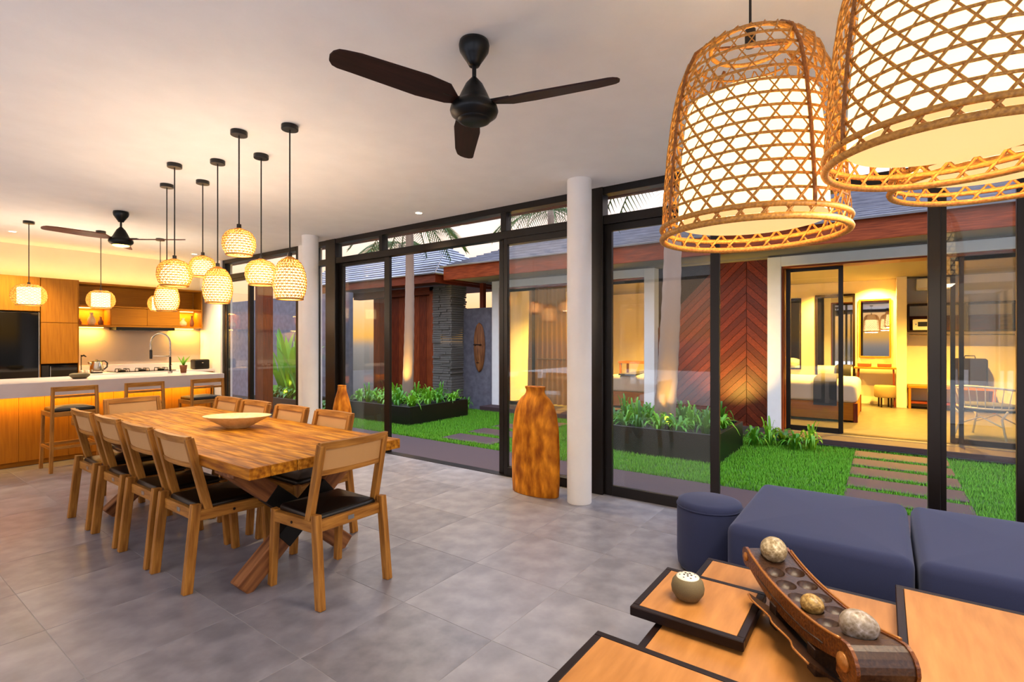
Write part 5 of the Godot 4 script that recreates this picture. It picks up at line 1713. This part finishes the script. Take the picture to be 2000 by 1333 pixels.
func rattan_chair(label: String, at: Vector3, turn: float, s: float) -> void:
	var o := thing("rattan_armchair", label, "armchair", at, turn)
	var arc := []
	for k in 17:
		var a := -0.35 + (PI + 0.7) * k / 16.0
		arc.append(Vector3(cos(a) * 0.40, 0.66 + 0.06 * sin(a), sin(a) * 0.34))
	part(o, "arm_rail", tube(arc, 0.016, 8), M.rattan_white)
	var low := []
	for k in 17:
		var a := -0.35 + (PI + 0.7) * k / 16.0
		low.append(Vector3(cos(a) * 0.34, 0.42, sin(a) * 0.30))
	part(o, "seat_rail", tube(low, 0.014, 8), M.rattan_white)
	part(o, "seat", lathe([Vector2(0, 0.37), Vector2(0.30, 0.37), Vector2(0.33, 0.39), Vector2(0.33, 0.45), Vector2(0.29, 0.47), Vector2(0, 0.47)], 28, true, 1.0, 0.9), M.runner)
	for k in range(1, 16):
		part(o, "spindle", tube([low[k], arc[k]], 0.006, 5), M.rattan_white)
	for q in [[-1, -1], [1, -1], [-1, 1], [1, 1]]:
		part(o, "leg", tube([Vector3(0.30 * q[0], 0.40, 0.25 * q[1]), Vector3(0.22 * q[0], 0.28, 0.2 * q[1]), Vector3(0.29 * q[0], 0.0, 0.26 * q[1])], 0.014, 7), M.rattan_white)
	for q in [-1, 1]:
		part(o, "stretcher", tube([Vector3(-0.24, 0.18, 0.22 * q), Vector3(0, 0.30, 0.22 * q), Vector3(0.24, 0.18, 0.22 * q)], 0.010, 6), M.rattan_white)
	o.scale = Vector3(s, s, s)

func build_bedroom_two() -> void:
	for q in [[Vector3(-5.3, 2.72, -10.3), "small downlight in the neighbouring bedroom above its bed", 7.0], [Vector3(-4.0, 2.72, -11.5), "small downlight in the neighbouring bedroom near its back wall", 6.0]]:
		bedroom_light(q[0], q[1], q[2])
	var cu := thing("bedroom_curtain", "cream curtain drawn across the neighbouring bedroom doors", "curtain", Vector3(-5.75, 0.07, -9.2))
	part(cu, "cloth", drape(0.9, 2.5, 8, 0.045), M.curtain)
	part(cu, "tie_back", tube(oval_pts(0.44, 0.07, 0.95, 20), 0.012, 6, true), M.curtain)
	var dk := thing("writing_desk", "wooden writing desk in the neighbouring bedroom", "desk", Vector3(-4.9, 0.05, -12.6))
	part(dk, "top", box(1.3, 0.05, 0.55), M.honey_x, Vector3(0, 0.80, 0))
	part(dk, "drawer", box(0.5, 0.16, 0.5), M.honey_x, Vector3(0.3, 0.69, 0))
	for s in [[-1, -1], [1, -1], [-1, 1], [1, 1]]:
		part(dk, "leg", box(0.05, 0.78, 0.05), M.honey_y, Vector3(0.6 * s[0], 0.39, 0.23 * s[1]))
	var b := thing("bed", "bed with white bedding in the neighbouring bedroom", "bed", Vector3(-3.85, 0.05, -10.6))
	part(b, "base", box(1.6, 0.30, 1.7, 0.008), M.honey_x, Vector3(0, 0.17, 0))
	part(b, "mattress", cushion(1.62, 0.34, 1.74, 0.10, 0.03), M.linen, Vector3(0, 0.31, 0))
	part(b, "runner", box(0.34, 0.03, 1.78, 0.01), M.runner, Vector3(-0.35, 0.67, 0))
	var sh := thing("wall_shelf", "long dark shelf on back wall of the neighbouring bedroom", "shelf", Vector3(-4.1, 1.5, -13.2))
	for k in 3:
		part(sh, "board", box(1.7, 0.03, 0.35), M.wenge_x, Vector3(0, 0.42 * k, 0))
	for x in [-0.83, 0.0, 0.83]:
		part(sh, "upright", box(0.03, 0.84, 0.33), M.wenge_y, Vector3(x, 0.42, 0))
	rattan_chair("white rattan armchair in the neighbouring bedroom by its curtain", Vector3(-5.35, 0.05, -9.9), 0.4, 0.95)

# ------------------------------------------------------------------
func _ready() -> void:
	make_view()
	make_materials()
	for k in 3:
		mat("clad_" + "abc"[k], [Color(0.46, 0.17, 0.075), Color(0.40, 0.14, 0.065), Color(0.52, 0.20, 0.09)][k], 0.42, 0.0, T.grain, Vector3(4, 4, 4), 0.05, T.grain)
	build_shell()
	build_glazing()
	build_bedrooms()
	build_gate()
	build_garden()
	build_kitchen()
	build_dining()
	build_bottles()
	build_lounge()
	build_lamps()
	build_fan("ceiling_fan", "dark three-bladed ceiling fan above the open floor", Vector3(-1.548, CEIL, -1.834), deg_to_rad(15), M.fan_wood_x, M.fan_metal, false)
	build_fan("ceiling_fan", "brown three-bladed ceiling fan with light in front of the kitchen", Vector3(-6.671, CEIL, -2.0), deg_to_rad(38), M.teak_x, M.fan_metal, true)
